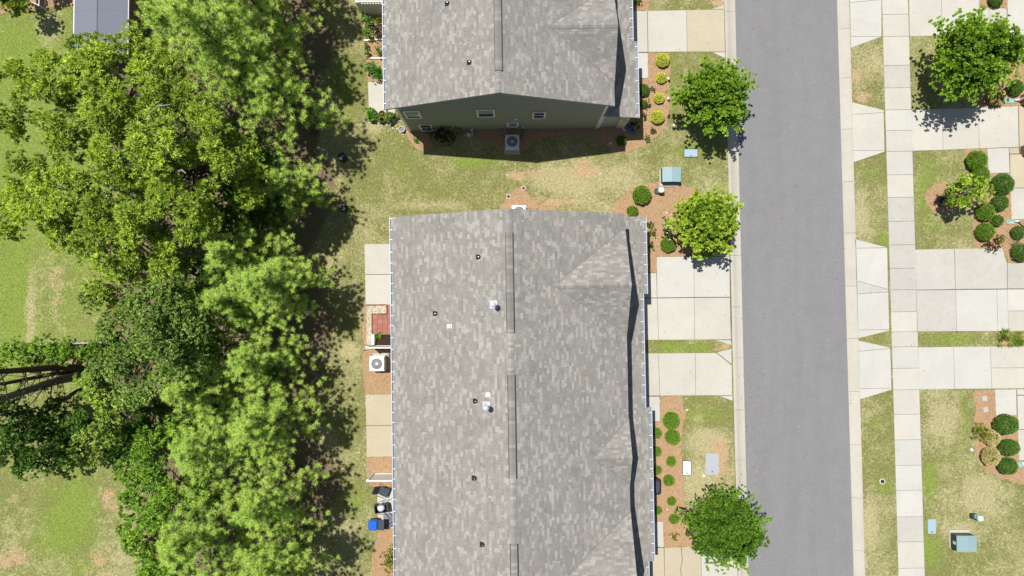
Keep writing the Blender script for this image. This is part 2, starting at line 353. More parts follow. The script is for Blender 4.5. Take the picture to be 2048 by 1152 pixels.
for y0, y1 in zip(yy[:-1], yy[1:]):
    road.add([(LA(y0)-.1, y0, ZR), (RA(y0)+.1, y0, ZR), (RA(y1)+.1, y1, ZR), (LA(y1)-.1, y1, ZR)], [(0, 1, 2, 3)])
road.build('road', ASPH, kind='structure', label='grey asphalt residential street')
def kerb(name, fa, fb, ypx, xpx, label):
    par = root(name, label, None, (0, 0, 0), kind='structure')
    s = 1 if fa(0) > fb(0) else -1
    ysw = [P(xpx, q, 0).y for q in ypx]
    for i in range(len(ysw)-1):
        y0, y1 = ysw[i]-.008, ysw[i+1]+.008
        m = MB(); b = []
        for y in (y0, y1):
            A, B = fa(y), fb(y)
            for t_, z in ((0, ZR+.002), (.25, ZR+.012), (.5, ZR+.05), (.68, .005), (.8, ZC), (1, ZC)): b.append((A+(B-A)*t_-(s*.012 if t_ == 1 else 0)*-1, y, z))
            b.append((fb(y)+s*.012, y, -.3)); b.append((fa(y), y, -.3))
        n = 8; m.add(b, [(k, (k+1) % n, n+(k+1) % n, n+k) if s > 0 else (k, n+k, n+(k+1) % n, (k+1) % n) for k in range(n)]+[tuple(range(n)), tuple(range(n, 2*n))])
        m.build('kerb_section', KERBM, par)
    return par
kerb('kerb', LA, LB, [-298, -190, -84, 22, 125, 205, 307, 409, 511, 614, 716, 820, 920, 1023, 1126, 1230, 1340, 1450], 1470, 'rolled concrete kerb on the house side of the street')
kerb('kerb', RA, RB, [-260, -155, -50, 57, 155, 258, 363, 466, 572, 677, 783, 890, 996, 1102, 1208, 1320, 1430], 1700, 'rolled concrete kerb on the sidewalk side of the street')
# ------------------------------------------------------------------ slabs
MASK = []     # polygons where no grass blades grow
def inset(poly, g):
    n = len(poly); A = sum(poly[i][0]*poly[(i+1) % n][1]-poly[(i+1) % n][0]*poly[i][1] for i in range(n))
    if A < 0: poly = poly[::-1]
    out = []
    for i in range(n):
        p0, p1, p2 = (Vector(poly[(i+k-1) % n][:2]) for k in range(3))
        d1 = (p1-p0).normalized(); d2 = (p2-p1).normalized(); n1 = Vector((-d1.y, d1.x)); n2 = Vector((-d2.y, d2.x))
        m = n1+n2; k = 1/max(.35, (1+n1.dot(n2))); out.append(p1+m*g*k)
    return out
def slab(par, pts, mat=CREAM, z=ZC, gap=.009, name='slab'):
    poly = [P(a, b, z) for a, b in pts]; MASK.append([(p.x, p.y) for p in poly])
    q = inset([(p.x, p.y) for p in poly], gap); q2 = inset([(p.x, p.y) for p in poly], gap+.008)
    n = len(q); m = MB()
    m.add([(p[0], p[1], z-.12) for p in q]+[(p[0], p[1], z-.008) for p in q]+[(p[0], p[1], z) for p in q2],
          [tuple(range(2*n, 3*n))]+[(j*n+i, j*n+(i+1) % n, (j+1)*n+(i+1) % n, (j+1)*n+i) for j in (0, 1) for i in range(n)])
    return m.build(name, mat, par)
def bed_under(pts, z=.006):    # dark joint base below a group of slabs
    m = MB(); q = [P(a, b, z) for a, b in pts]; A = sum(q[i].x*q[(i+1) % len(q)].y-q[(i+1) % len(q)].x*q[i].y for i in range(len(q)))
    if A < 0: q = q[::-1]
    m.add(q, [tuple(range(len(q)))]); return m
def paving(name, label, slabs, base=None, mat=CREAM):
    xs_ = [p[0] for s_ in slabs for p in (s_[0] if isinstance(s_, tuple) else s_)]; ys_ = [p[1] for s_ in slabs for p in (s_[0] if isinstance(s_, tuple) else s_)]
    par = root(name, label, None, P((min(xs_)+max(xs_))/2, (min(ys_)+max(ys_))/2, 0), kind='structure')
    for s_ in slabs:
        if isinstance(s_, tuple): slab(par, s_[0], s_[1])
        else: slab(par, s_, mat)
    if base:
        for b in base: bed_under(b).build('joint_fill', JOINT, par)
    return par
# right sidewalk
def sx(y): return 1764+33*y/1152, 1816.5+33.5*y/1152
js = [-160, -115, -70, -23, 29, 73, 131, 176, 220, 261, 303, 350, 395, 443, 490, 537, 580, 624, 664, 694, 737, 780, 829, 880, 931, 981, 1034, 1084, 1137, 1190, 1243, 1300]
mats = {29: CREAM, 580: GREYC, 490: GREYC, 537: GREYC, 395: GREYC, 443: GREYC, 981: PALE, 931: PALE, 303: PALE}
paving('sidewalk', 'long concrete sidewalk of square slabs beside the street',
       [([(sx(a)[0], a), (sx(a)[1], a-.8), (sx(b)[1], b-.8), (sx(b)[0], b)], mats.get(a, random.choice([CREAM, PALE, GREYC, CREAM]))) for a, b in zip(js[:-1], js[1:])],
       [[(sx(-160)[0], -160), (sx(-160)[1], -161), (sx(1300)[1], 1299), (sx(1300)[0], 1300)]])
paving('driveway_apron', 'top flared concrete apron between kerb and sidewalk', [([(1699,-80),(1762,-80),(1763.5,-1),(1700,5)], PALE), ([(1700,5),(1763.5,-1),(1763.5,73),(1701.5,73)], PALE), ([(1701.5,73),(1763.5,73),(1702,96)], PALE)], [[(1700,-80),(1763,-80),(1764,73),(1702,94)]])
paving('driveway_apron', 'flared concrete apron facing the driveway below the shaded lawn', [([(1704,204),(1768,220),(1768,225),(1705,229)], CREAM), [(1705,229),(1768,225),(1769.5,301),(1706,301)], ([(1706,301),(1769.5,301),(1769.5,303.5),(1707,325)], PALE)], [[(1705,206),(1768,221),(1769.5,303),(1707,323)]])
paving('driveway_apron', 'wide whitish double apron with slanted joints', [([(1710,478),(1775,495),(1711,496.5)], PALE), ([(1711,496.5),(1775,495.5),(1776.5,579),(1712.5,561)], PALE), ([(1712.5,561),(1776.5,579),(1777,584),(1713.5,588)], GREYC), ([(1713.5,588),(1777,584),(1779,659),(1716,660)], PALE), ([(1716,660),(1779,659),(1779,661.5),(1716.3,677)], CREAM)], [[(1711,480),(1775,496),(1779,661),(1717,675)]])
paving('driveway_apron', 'whitish apron just below the small grass triangle', [([(1717,681),(1781,695),(1781,697),(1718,703)], PALE), ([(1718,703),(1781,697),(1783.5,776.5),(1719.5,777)], PALE), ([(1719.5,777),(1783.5,776.5),(1783.8,779.5),(1720.5,799)], PALE)], [[(1718,683),(1781,696),(1784,779),(1720.5,797)]])
paving('driveway', 'top right concrete driveway beside the large round tree', [([(1817,-60),(1882,-60),(1884.5,71),(1819.5,73)], CREAM), ([(1882,-60),(1958,-60),(1959.5,69.5),(1884.5,71)], CREAM), ([(1958,-60),(1960,-60),(1960,16),(1978,16),(1978,70),(1959.5,69.5)], CREAM), ([(2015,-60),(2080,-60),(2080,60),(2015,60)], PALE), ([(1978,16.5),(2014,16.5),(2014,60),(1978,60)], CREAM), ([(1980,60),(2080,60),(2080,110),(1980,110)], CREAM)], [[(1818,-60),(1959,-60),(1959,69),(1820,72)], [(1960,17),(2079,17),(2079,109),(1979,109)]])
paving('driveway', 'concrete driveway crossed by the round tree shadow', [[(1822.5,220),(1884.5,217.5),(1886.5,300),(1824,302)], [(1884.5,217.5),(1956.5,215),(1959,297),(1886.5,300)], ([(1956.5,215),(2036.5,212),(2038,294),(1959,297)], CREAM), ([(2037.5,212),(2120,209),(2120,291),(2039,293.5)], TANC)], [[(1823,221),(2120,210),(2120,291),(1825,301)]])
paving('driveway', 'widest stained concrete driveway with cracked joint', [([(1830,499),(1909,497.5),(1911,578.5),(1832,580)], GREYC), ([(1909.5,497.5),(2005,496.5),(2014.5,526),(2014.5,577.5),(1911,578.5)], GREYC), ([(2015,526),(2120,526),(2120,577),(2015,577.5)], GREYC),
   ([(1832,580.5),(1911.5,579.5),(1913.5,662.5),(1834,663.5)], GREYC), ([(1911.5,579.5),(1994,579),(1996,662.5),(1913.5,662.5)], PALE), ([(1994,579),(2015,578.5),(2017.5,662.5),(1996,662.5)], PALE), ([(2015,578.5),(2120,578),(2120,621),(2016,622)], PALE), ([(2016,622),(2120,621),(2120,662.5),(2017.5,662.5)], CREAM)], [[(1831,500),(2005,498),(2014,527),(2120,527),(2120,662),(1835,663)]])
paving('driveway', 'clean pale driveway above the stepping stone bed', [([(1836.5,694.5),(1907.5,693.5),(1909.5,778),(1838.5,779)], PALE), ([(1907.5,693.5),(1981,693),(1984,777.5),(1909.5,778)], PALE), ([(1981,693),(2120,692),(2120,735),(1982.5,736)], CREAM), ([(1982.5,736),(2120,735),(2120,776),(1984,777.5)], CREAM)], [[(1837,695),(2120,693),(2120,776),(1839,778)]])
paving('front_walk', 'pale walk slab next to the three round shrubs', [([(1974.5,297),(2018,295.5),(2020,345.5),(1977,346.5)], PALE), ([(2018.5,295.5),(2038,295),(2039,307.5),(2019,307.5)], TANC), ([(2020,308.5),(2075,308.5),(2075,375.5),(2021,376)], TANC), ([(2021,376.5),(2075,376),(2075,438),(2023,439)], CREAM)], [[(1975,298),(2075,296),(2075,437),(2024,437),(2021,345),(1978,345)]])
paving('front_walk', 'pale walk slab below the lowest right driveway', [([(1990,779),(2033,778.5),(2034,830.5),(1992,831)], PALE), ([(2034,778.5),(2120,778),(2120,790),(2034.5,790)], CREAM), ([(2034.5,791),(2120,791),(2120,858.5),(2036,859)], CREAM), ([(2036,859.5),(2120,859),(2120,920),(2038,921)], CREAM)], [[(1991,780),(2120,779),(2120,919),(2039,919),(2034,829),(1993,829)]])
# left driveways
paving('driveway', 'cream driveway of the green sided house', [([(1262,21.5),(1294.5,21.5),(1296,104),(1262,104.5)], CREAM), [(1295,21.5),(1373,20),(1374.5,103.5),(1296.5,104)], ([(1373,20),(1448.5,18.5),(1450.5,103.5),(1374.5,103.5)], TANC), ([(1422,18.5),(1448.5,10),(1448.5,18)], CREAM), ([(1425,104.5),(1450.5,104),(1451,117)], CREAM), ([(1262,105.5),(1296,105.5),(1296.5,156),(1262,157)], PALE), ([(1437,-4),(1448,-8),(1448,4)], CREAM)], [[(1262,22),(1448,20),(1450,103),(1296,104),(1296,155),(1262,156)]])
paving('driveway', 'double driveway half under the small tree shadow', [([(1270,546),(1313,546),(1314.5,595.5),(1270,596)], CREAM), ([(1313,513.5),(1388,513),(1388.5,594.5),(1314.5,595.5)], PALE), ([(1388,513),(1459,513),(1460.5,594),(1388.5,594.5)], PALE), ([(1270,596.5),(1314.5,596.5),(1317.5,680),(1270,680)], CREAM), [(1314.5,596.5),(1388.5,595.5),(1389.5,679.5),(1317.5,680)], [(1388.5,595.5),(1460.5,595),(1462,679),(1389.5,679.5)], ([(1432,680.5),(1462,680),(1463,691)], CREAM), ([(1422,512),(1458,500),(1458.5,512.5)], CREAM)], [[(1314,515),(1458,515),(1461,679),(1271,679),(1271,548),(1313,548)]])
paving('driveway', 'single driveway below the narrow grass strip', [([(1270,706.5),(1317,706.5),(1320,791.5),(1270,792)], CREAM), [(1317,706.5),(1391,706),(1391.5,791),(1320,791.5)], [(1391,706),(1433,706),(1464,731),(1464.5,791),(1391.5,791)], ([(1433.5,704.5),(1463,697.5),(1463.8,729)], PALE), ([(1272,793),(1319.5,793),(1320.8,843),(1272,843)], PALE), ([(1440,792.5),(1465,792),(1465.5,802)], PALE)], [[(1271,708),(1433,708),(1464,731),(1464,790),(1320,791),(1320,842),(1273,842)]])
paving('driveway', 'bottom driveway with a wandering crack under the dense tree', [([(1280,1043.5),(1326.5,1043),(1328,1094.5),(1282,1095)], PALE), ([(1282,1096),(1328,1095.5),(1330,1180),(1284,1180)], TANC), ([(1328.5,1095.5),(1362,1094),(1364.5,1120),(1361,1140),(1366,1180),(1330,1180)], TANC), ([(1362.5,1094),(1402,1092),(1403.5,1180),(1366.5,1180),(1361.5,1140),(1365,1120)], TANC), ([(1402,1092),(1474,1090),(1476,1180),(1403.5,1180)], CREAM)], [[(1281,1045),(1325,1045),(1328,1094),(1474,1092),(1476,1180),(1284,1180)]])
# back patios
paving('patio', 'bare back patio beside the long tree shadow', [([(728.5,488),(790,487.5),(791,548.5),(730,549)], CREAM), ([(730,549.5),(791,549),(792,609.5),(731,610)], CREAM)], [[(729,489),(790,489),(791,609),(732,609)]])
paving('patio', 'tan back patio below the lower air conditioner', [([(731,789),(792,788.5),(793,850.5),(732,851)], TANC), ([(732,851.5),(793,851),(794,913.5),(733.5,914)], TANC)], [[(732,790),(792,790),(793,913),(734,913)]])
paving('patio', 'furnished back patio under the eave gutter', [([(754,976),(800,975.5),(801,1028),(755,1028.5)], PALE), ([(755,1029),(801,1028.5),(802,1057),(760,1057)], PALE)], [[(755,977),(800,977),(801,1056),(762,1056)]])
paving('patio', 'top back patio with potted plants', [([(735.5,163.5),(790,163),(790,240),(738,232)], CREAM), ([(738,232.5),(790,240.5),(790,246),(753,246)], CREAM)], [[(736,165),(789,165),(789,244),(739,231)]])
# ------------------------------------------------------------------ mulch beds
def pip(px_, py_, poly):
    ins = np.zeros(px_.shape, bool); n = len(poly); j = n-1
    for i in range(n):
        xi, yi = poly[i]; xj, yj = poly[j]
        if yi != yj: ins ^= ((yi > py_) != (yj > py_)) & (px_ < (xj-xi)*(py_-yi)/(yj-yi)+xi)
        j = i
    return ins
STRAWC = np.array([lin(176, 126, 86), lin(205, 158, 114), lin(146, 96, 62), lin(226, 188, 146), lin(190, 130, 88), lin(236, 206, 170)])*.85
def bed(label, pts, mat=MULCH, z=.016, needles=130, jit=.07, cols=STRAWC, name='mulch_bed'):
    q = [P(a_, b_, z) for a_, b_ in pts]; out = []
    for i in range(len(q)):
        a_, b_ = q[i], q[(i+1) % len(q)]; n = max(1, int((b_-a_).length/.16))
        for k in range(n):
            p = a_.lerp(b_, k/n)
            if k: p = p+Vector((random.uniform(-jit, jit), random.uniform(-jit, jit), 0))
            out.append(p)
    A = sum(out[i].x*out[(i+1) % len(out)].y-out[(i+1) % len(out)].x*out[i].y for i in range(len(out)))
    if A < 0: out = out[::-1]
    m = MB(); m.add(out, [tuple(range(len(out)))]); o = m.build(name, mat, kind='structure', label=label)
    poly = [(p.x, p.y) for p in out]; MASK.append(poly)
    x0, x1 = min(p[0] for p in poly), max(p[0] for p in poly); y0, y1 = min(p[1] for p in poly), max(p[1] for p in poly)
    N = int(abs(A)/2*needles)
    if N > 3:
        k = int(N*(x1-x0)*(y1-y0)/max(.1, abs(A)/2)); xx = rng.uniform(x0-.06, x1+.06, k); yy_ = rng.uniform(y0-.06, y1+.06, k)
        jj = rng.normal(0, .05, (2, k)); s_ = pip(xx+jj[0], yy_+jj[1], poly); xx, yy_ = xx[s_], yy_[s_]; k = len(xx)
        a_ = rng.uniform(0, 6.283, k); ln = rng.uniform(.06, .17, k)/2; wd = rng.uniform(.006, .012, k)
        dx, dy = np.cos(a_), np.sin(a_); z0 = z+rng.uniform(.003, .03, k); z1 = z+rng.uniform(.003, .03, k)
        Vv = np.stack([np.stack([xx-dx*ln-dy*wd, yy_-dy*ln+dx*wd, z0], -1), np.stack([xx-dx*ln+dy*wd, yy_-dy*ln-dx*wd, z0], -1), np.stack([xx+dx*ln, yy_+dy*ln, z1], -1)], 1).reshape(-1, 3)
        c = cols[rng.integers(0, len(cols), k)]*rng.uniform(.6, 1.2, (k, 1))
        mobj('loose_straw', np_mesh('loose_straw', Vv, 3, c), STRAWM, o, kind='stuff')
    return o
tS = NT('straw_needle'); tS.bsdf(tS.attr('Col').outputs['Color'], .8, .2); STRAWM = tS.m
bed('orange pine straw bed in front of the green sided house', [(1262,157),(1296,157),(1297,106),(1338,106.5),(1340,140),(1337,170),(1341,205),(1339,236),(1326,262),(1300,284),(1268,300),(1243,306),(1228,303),(1200,285),(1262,262)])
bed('shaded mulch strip along the green side wall', [(818,262),(1262,254),(1215,285),(1180,272),(1120,270),(1075,278),(1052,300),(1025,312),(1000,306),(985,288),(955,276),(900,272),(868,290),(852,303),(838,290),(822,272)], z=.011)
bed('orange mulch along the north gable with two stepping stones', [(985,446),(1000,418),(1010,398),(1030,376),(1048,378),(1062,394),(1076,410),(1110,414),(1112,446)])
bed('straw bed with round shrubs at the corner of the long roof', [(1218,420),(1232,405),(1247,392),(1262,378),(1285,368),(1318,364),(1362,370),(1392,378),(1402,400),(1400,450),(1385,500),(1375,513),(1313,513),(1312,546),(1270,546),(1270,440),(1230,440)], z=.013)
bed('long tan mulch bed with two rows of small shrubs', [(1320,792.5),(1364,792.5),(1371,830),(1364,862),(1362,900),(1368,960),(1370,1010),(1376,1040),(1402,1060),(1402,1092),(1329,1095),(1327,1043),(1280,1043),(1280,843),(1321,843)])
bed('small orange bed at the top driveway edge', [(1262,-40),(1297,-40),(1298,21),(1262,21)])
bed('mulch bed between the walk and the right lawn with round shrubs', [(1930,299.5),(1973,298),(1976,346),(2021,347),(2024,440),(2080,440),(2080,526),(2015,526),(2006,496.5),(1950,497),(1946,450),(1951,425),(1940,400),(1948,380),(1943,345),(1930,318)])
bed('round straw ring under the small leaning tree', [(1898,366),(1912,370),(1922,380),(1924,398),(1914,418),(1896,428),(1872,426),(1856,412),(1849,395),(1854,378),(1868,367),(1884,364)], needles=150)
bed('mulch bed with two square stepping stones', [(1950,780.5),(1989,779.5),(1992,832),(2035,832),(2039,922),(2080,922),(2080,975),(2040,968),(2010,958),(1980,946),(1955,922),(1950,895),(1947,850),(1952,820),(1948,800)])
bed('mulch under the large round tree by the right driveway', [(1990,214),(2045,212),(2080,205),(2080,120),(1978,110),(1900,115),(1862,120),(1852,150),(1880,185),(1930,205),(1960,214)])
bed('tiny shrub bed above the top right driveway', [(1960,-40),(2014,-40),(2014,16),(1960,16)])
bed('planting soil beside the lower grass strip', [(1998,665),(2120,664),(2120,691),(1998,692)])
bed('mulch around the lower air conditioner', [(728,700),(792,697),(793,788),(731,789),(727,760),(724,725)])
bed('dry mulch above the lower white fence', [(733,914),(794,914),(795,975),(752,976),(740,968),(733,945)])
bed('tan mulch beside the lowest patio', [(757,1057),(802,1057),(804,1180),(742,1180),(744,1120),(752,1085)])
bed('narrow bare strip at the left of the gravel edging', [(725,612),(733,610),(735,700),(728,702),(724,670)], needles=160)
bed('garden bed with edging boards at the top left house', [(722,28),(790,27),(790,163),(736,163.5),(731,120),(728,80)], z=.011)
bed('mulch patch by the lowest potted plant and house corner', [(806,258),(820,262),(838,290),(852,304),(836,300),(818,280)], z=.02)
bed('dark ground patch painted as the shadow along the top left fence', [(-40,-60),(150,-60),(147,9),(78,18),(40,24),(-40,30)], cols=STRAWC*.6)  # cast shadow put into the colour: straw darkened over the shadowed ground
# ------------------------------------------------------------------ houses
def clip_poly(sub, clip):
    out = sub
    for i in range(len(clip)):
        ax, ay = clip[i]; bx, by = clip[(i+1) % len(clip)]; ex, ey = bx-ax, by-ay; inp = out; out = []
        if not inp: return out
        for k in range(len(inp)):
            p, q = inp[k-1], inp[k]; dp = ex*(p[1]-ay)-ey*(p[0]-ax); dq = ex*(q[1]-ay)-ey*(q[0]-ax)
            if (dp >= 0) != (dq >= 0):
                t = dp/(dp-dq); out.append((p[0]+(q[0]-p[0])*t, p[1]+(q[1]-p[1])*t))
            if dq >= 0: out.append(q)
    return out
SHC = [lin(*c) for c in ((190,187,173),(181,178,165),(159,156,147),(153,150,141),(149,142,132),(141,137,129),(157,150,139),(137,134,127))]
_m = lin(157, 153, 145); _l = [sum(c)/3 for c in SHC]; _lm = sum(_l)/8
SHC = [tuple(_m[i]*(1+(l_/_lm-1)*.52)*h_[i] for i in range(3)) for l_, h_ in zip(_l, ((1,1,1),)*8)]
SHW = [.13, .10, .2, .17, .14, .1, .1, .06]
class Roof:
    def __init__(s): s.v = []; s.f = []; s.c = []; s.dv = MB(); s.rs = random.Random(3)
    def face(s, pieces, plane, up, rise, k=1.):
        """pieces: convex CCW plan polygons; plane(x,y)->z; up: plan unit vector upslope; rise: slope"""
        cs = 1/math.sqrt(1+rise*rise); e = .143*cs; pu = (up[1], -up[0])
        allp = [p for pc in pieces for p in pc]; vv = [p[0]*up[0]+p[1]*up[1] for p in allp]; uu = [p[0]*pu[0]+p[1]*pu[1] for p in allp]
        v0, v1, u0, u1 = min(vv), max(vv), min(uu), max(uu)
        boxes = []
        for pc in pieces:
            pv = [p[0]*up[0]+p[1]*up[1] for p in pc]; q = [p[0]*pu[0]+p[1]*pu[1] for p in pc]; boxes.append((min(q), max(q), min(pv), max(pv)))
            s.dv.add([(p[0], p[1], plane(*p)-.012) for p in pc], [tuple(range(len(pc)))])
        row = 0; v = v0
        while v < v1:
            u = u0-s.rs.uniform(0, .4)
            ve = min(v+e, v1+.001)
            while u < u1:
                wd = s.rs.choice((.14, .2, .26, .3, .33, .36))
                ci = s.rs.choices(range(8), SHW)[0]; thick = .008 if ci < 2 else (.006 if s.rs.random() < .5 else .003)
                kk = .84*k*s.rs.uniform(.94, 1.06); ww = s.rs.uniform(-.012, .022); col = [SHC[ci][0]*kk*(1+ww), SHC[ci][1]*kk, SHC[ci][2]*kk*(1-ww)]
                for pc, bx in zip(pieces, boxes):
                    if u > bx[1] or u+wd < bx[0] or v > bx[3] or ve < bx[2]: continue
                    quad = [(pu[0]*a_+up[0]*b_, pu[1]*a_+up[1]*b_) for a_, b_ in ((u, v), (u+wd-.004, v), (u+wd-.004, ve), (u, ve))]
                    q = clip_poly(quad, pc)
                    if len(q) < 3: continue
                    b0 = len(s.v); low = []
                    for j, p in enumerate(q):
                        t = (p[0]*up[0]+p[1]*up[1]-v)/e; s.v.append((p[0], p[1], plane(*p)+thick*(1-t)+.001))
                        if t < .001: low.append(j)
                    s.f.append(tuple(range(b0, b0+len(q)))); s.c.append(col)
                    if len(low) == 2:
                        i0, i1 = low; 
                        if i1-i0 != 1: i0, i1 = i1, i0
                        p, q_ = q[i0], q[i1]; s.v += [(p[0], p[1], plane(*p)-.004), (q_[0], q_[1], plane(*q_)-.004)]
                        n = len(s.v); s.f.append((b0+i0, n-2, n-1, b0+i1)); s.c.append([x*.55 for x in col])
                u += wd
            v += e; row += 1
    def valley(s, a, b):  # dark strip painted along a roof valley to stand for its shading
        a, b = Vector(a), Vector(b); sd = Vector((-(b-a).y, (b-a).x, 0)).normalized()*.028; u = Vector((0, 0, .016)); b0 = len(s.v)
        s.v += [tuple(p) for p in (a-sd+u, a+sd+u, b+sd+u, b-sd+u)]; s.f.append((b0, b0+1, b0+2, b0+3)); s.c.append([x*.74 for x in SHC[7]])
    def cap(s, a, b, wdt=.15, side_drop=None, k=1.):      # ridge cap shingles along a->b
        a, b = Vector(a), Vector(b); d = b-a; n = max(1, int(d.length/.143)); d.normalize(); sd = Vector((-d.y, d.x, 0)).normalized()
        for i in range(n):
            p = a+(b-a)*(i/n); q = a+(b-a)*((i+1)/n); ci = s.rs.choices(range(8), SHW)[0]; col = [x*.85*k for x in SHC[ci]]
            b0 = len(s.v); dr = Vector((0, 0, side_drop[0] if side_drop else -.06)); dr2 = Vector((0, 0, side_drop[1] if side_drop else -.06)); up_ = Vector((0, 0, .030)); u2 = Vector((0, 0, .016))
            for r_ in (p-sd*wdt+dr+up_, p+up_, p+sd*wdt+dr2+up_, q-sd*wdt+dr+u2, q+u2, q+sd*wdt+dr2+u2): s.v.append(tuple(r_))
            for f in ((0, 3, 4, 1), (1, 4, 5, 2)): s.f.append(tuple(b0+j for j in f)); s.c.append(col)
            b1 = len(s.v)
            for r_ in (p-sd*wdt+dr, p-Vector((0, 0, .0)), p+sd*wdt+dr2): s.v.append(tuple(r_))
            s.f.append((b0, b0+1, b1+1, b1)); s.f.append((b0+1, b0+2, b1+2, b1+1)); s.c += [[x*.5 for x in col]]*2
    def build(s, par, off, name='roof'):
        deck = MB(); deck.v = [(v[0]-off[0], v[1]-off[1], v[2]) for v in s.dv.v]; deck.f = s.dv.f
        r_ = deck.build(name, DECK, par, local=True)
        me = bpy.data.meshes.new('shingles'); me.from_pydata([(v[0]-off[0], v[1]-off[1], v[2]) for v in s.v], [], s.f)
        a_ = me.attributes.new('Col', 'FLOAT_COLOR', 'CORNER'); arr = []
        for f, c in zip(s.f, s.c): arr += [c[0], c[1], c[2], 1.]*len(f)
        a_.data.foreach_set('color', arr); me.update()
        mobj('shingles', me, SHM, r_, kind='stuff'); return r_
def ccw(p): 
    A = sum(p[i][0]*p[(i+1) % len(p)][1]-p[(i+1) % len(p)][0]*p[i][1] for i in range(len(p))); return p if A > 0 else p[::-1]
ZE, ZRG = 5.5, 8.16
def main_roof(rf, xw, xr, xe, y0, y1, gables, lower):
    """gables: (yc, half, xj) on the east slope; lower: list of (ya, yb, xout)"""
    sw = (ZRG-ZE)/(xr-xw); se = (ZRG-ZE)/(xe-xr)
    pw = lambda x, y: ZRG-sw*(xr-x); pe = lambda x, y: ZRG-se*(x-xr)
    rf.face([ccw([(xw, y0), (xr, y0), (xr, y1), (xw, y1)])], pw, (1, 0), sw)
    pieces = []; cuts = sorted(gables); y = y0
    for yc, hs, xj, hn in cuts:
        a_, b_ = max(y0, yc-hs), min(y1, yc+hn)
        if a_ > y: pieces.append(ccw([(xr, y), (xe, y), (xe, a_), (xr, a_)]))
        def vx(yy_): return xe+(xj-xe)*(1-abs(yy_-yc)/(hn if yy_ > yc else hs))
        if a_ < yc: pieces.append(ccw([(xr, a_), (vx(a_), a_), (xj, min(yc, y1)), (xr, min(yc, y1))]))
        if b_ > yc: pieces.append(ccw([(xr, yc), (xj, yc), (vx(b_), b_), (xr, b_)]))
        y = b_
    if y < y1: pieces.append(ccw([(xr, y), (xe, y), (xe, y1), (xr, y1)]))
    rf.face(pieces, pe, (-1, 0), se)
    for yc, hs, xj, hn in cuts:
        zj = pe(xj, 0); xo = xe+.02
        ps = lambda x, y, yc=yc, zj=zj, hs=hs, hn=hn: zj-(zj-ZE)*((yc-y)/hs if y < yc else (y-yc)/hn)
        rf.face([ccw([(xj, yc), (xe, yc-hs), (xo, yc-hs), (xo, yc)])], ps, (0, 1), (zj-ZE)/hs)
        rf.face([ccw([(xj, yc), (xe, yc+hn), (xo, yc+hn), (xo, yc)])], ps, (0, -1), (zj-ZE)/hn)
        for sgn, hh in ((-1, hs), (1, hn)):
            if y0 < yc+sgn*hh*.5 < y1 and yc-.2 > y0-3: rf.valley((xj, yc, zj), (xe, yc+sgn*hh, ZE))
        rf.cap((xj-.1, yc, zj+.005), (xo, yc, zj), .14, (-.14*(zj-ZE)/hs, -.14*(zj-ZE)/hn))
    rf.cap((xr, y0, ZRG+.005), (xr, y1, ZRG+.005), .15, (-.15*se, -.15*sw))
    return pw, pe
def gutter(par, off, p0, p1, out, z, straps=.62, name='gutter', capend=True):
    """K-style gutter from p0 to p1 (plan), out = outward unit vector"""
    a_, b_ = Vector((*p0, z)), Vector((*p1, z)); d = (b_-a_).normalized(); o_ = Vector((*out, 0)); L_ = (b_-a_).length; up_ = Vector((0, 0, 1))
    m = MB(); mi = MB(); ms = MB()
    def bar(mm, s0, s1, w0, w1, h0, h1):
        T = Matrix((( d.x, o_.x, 0, a_.x-off[0]), (d.y, o_.y, 0, a_.y-off[1]), (0, 0, 1, a_.z), (0, 0, 0, 1))); mm.box(s0, s1, w0, w1, h0, h1, T)
    bar(m, 0, L_, .10, .122, -.10, .012); bar(m, 0, L_, .118, .145, -.004, .014); bar(m, 0, L_, 0, .012, -.10, .004)
    bar(m, -.004, .004, 0, .14, -.1, .01); bar(m, L_-.004, L_+.004, 0, .14, -.1, .01)
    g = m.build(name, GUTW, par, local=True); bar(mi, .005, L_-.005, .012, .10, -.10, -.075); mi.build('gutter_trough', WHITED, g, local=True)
    s_ = .3; 
    while s_ < L_: bar(ms, s_, s_+.035, -.05, .118, -.0, .016); s_ += straps*random.uniform(.85, 1.15)
    ms.build('gutter_strap', WHITE, g, local=True, kind='stuff'); return g
def ridge_vent(par, off, xr, ya, yb, zr):
    m = MB(); sd = MB(); rs = random.Random(int(ya*10)); y = ya
    for s_ in (-1, 1):
        sd.box(xr-off[0]+s_*.185-.014, xr-off[0]+s_*.185+.014, ya-off[1]-.005, yb-off[1]+.005, zr-.09, zr+.02)
    o = sd.build('ridge_vent', BLACK, par, local=True)
    vs, fs, cs_ = [], [], []
    while y < yb:
        y2 = min(yb, y+.17); ci = rs.choices(range(8), [.06,.1,.1,.2,.2,.16,.1,.08])[0]; c = [x*.72 for x in SHC[ci]]
        b0 = len(vs)
        for xx, zz in ((-.168, .012), (0, .055), (.168, .012)): vs += [(xr-off[0]+xx, y-off[1], zr+zz), (xr-off[0]+xx, y2-off[1]-.002, zr+zz+.006)]
        fs += [(b0, b0+2, b0+3, b0+1), (b0+2, b0+4, b0+5, b0+3)]; cs_ += [c]*2; y = y2
    me = bpy.data.meshes.new('vent_cap'); me.from_pydata(vs, [], fs); a_ = me.attributes.new('Col', 'FLOAT_COLOR', 'CORNER')
    a_.data.foreach_set('color', [v for f, c in zip(fs, cs_) for _ in f for v in (*c, 1.)]); mobj('vent_cap', me, SHM, o, kind='stuff')
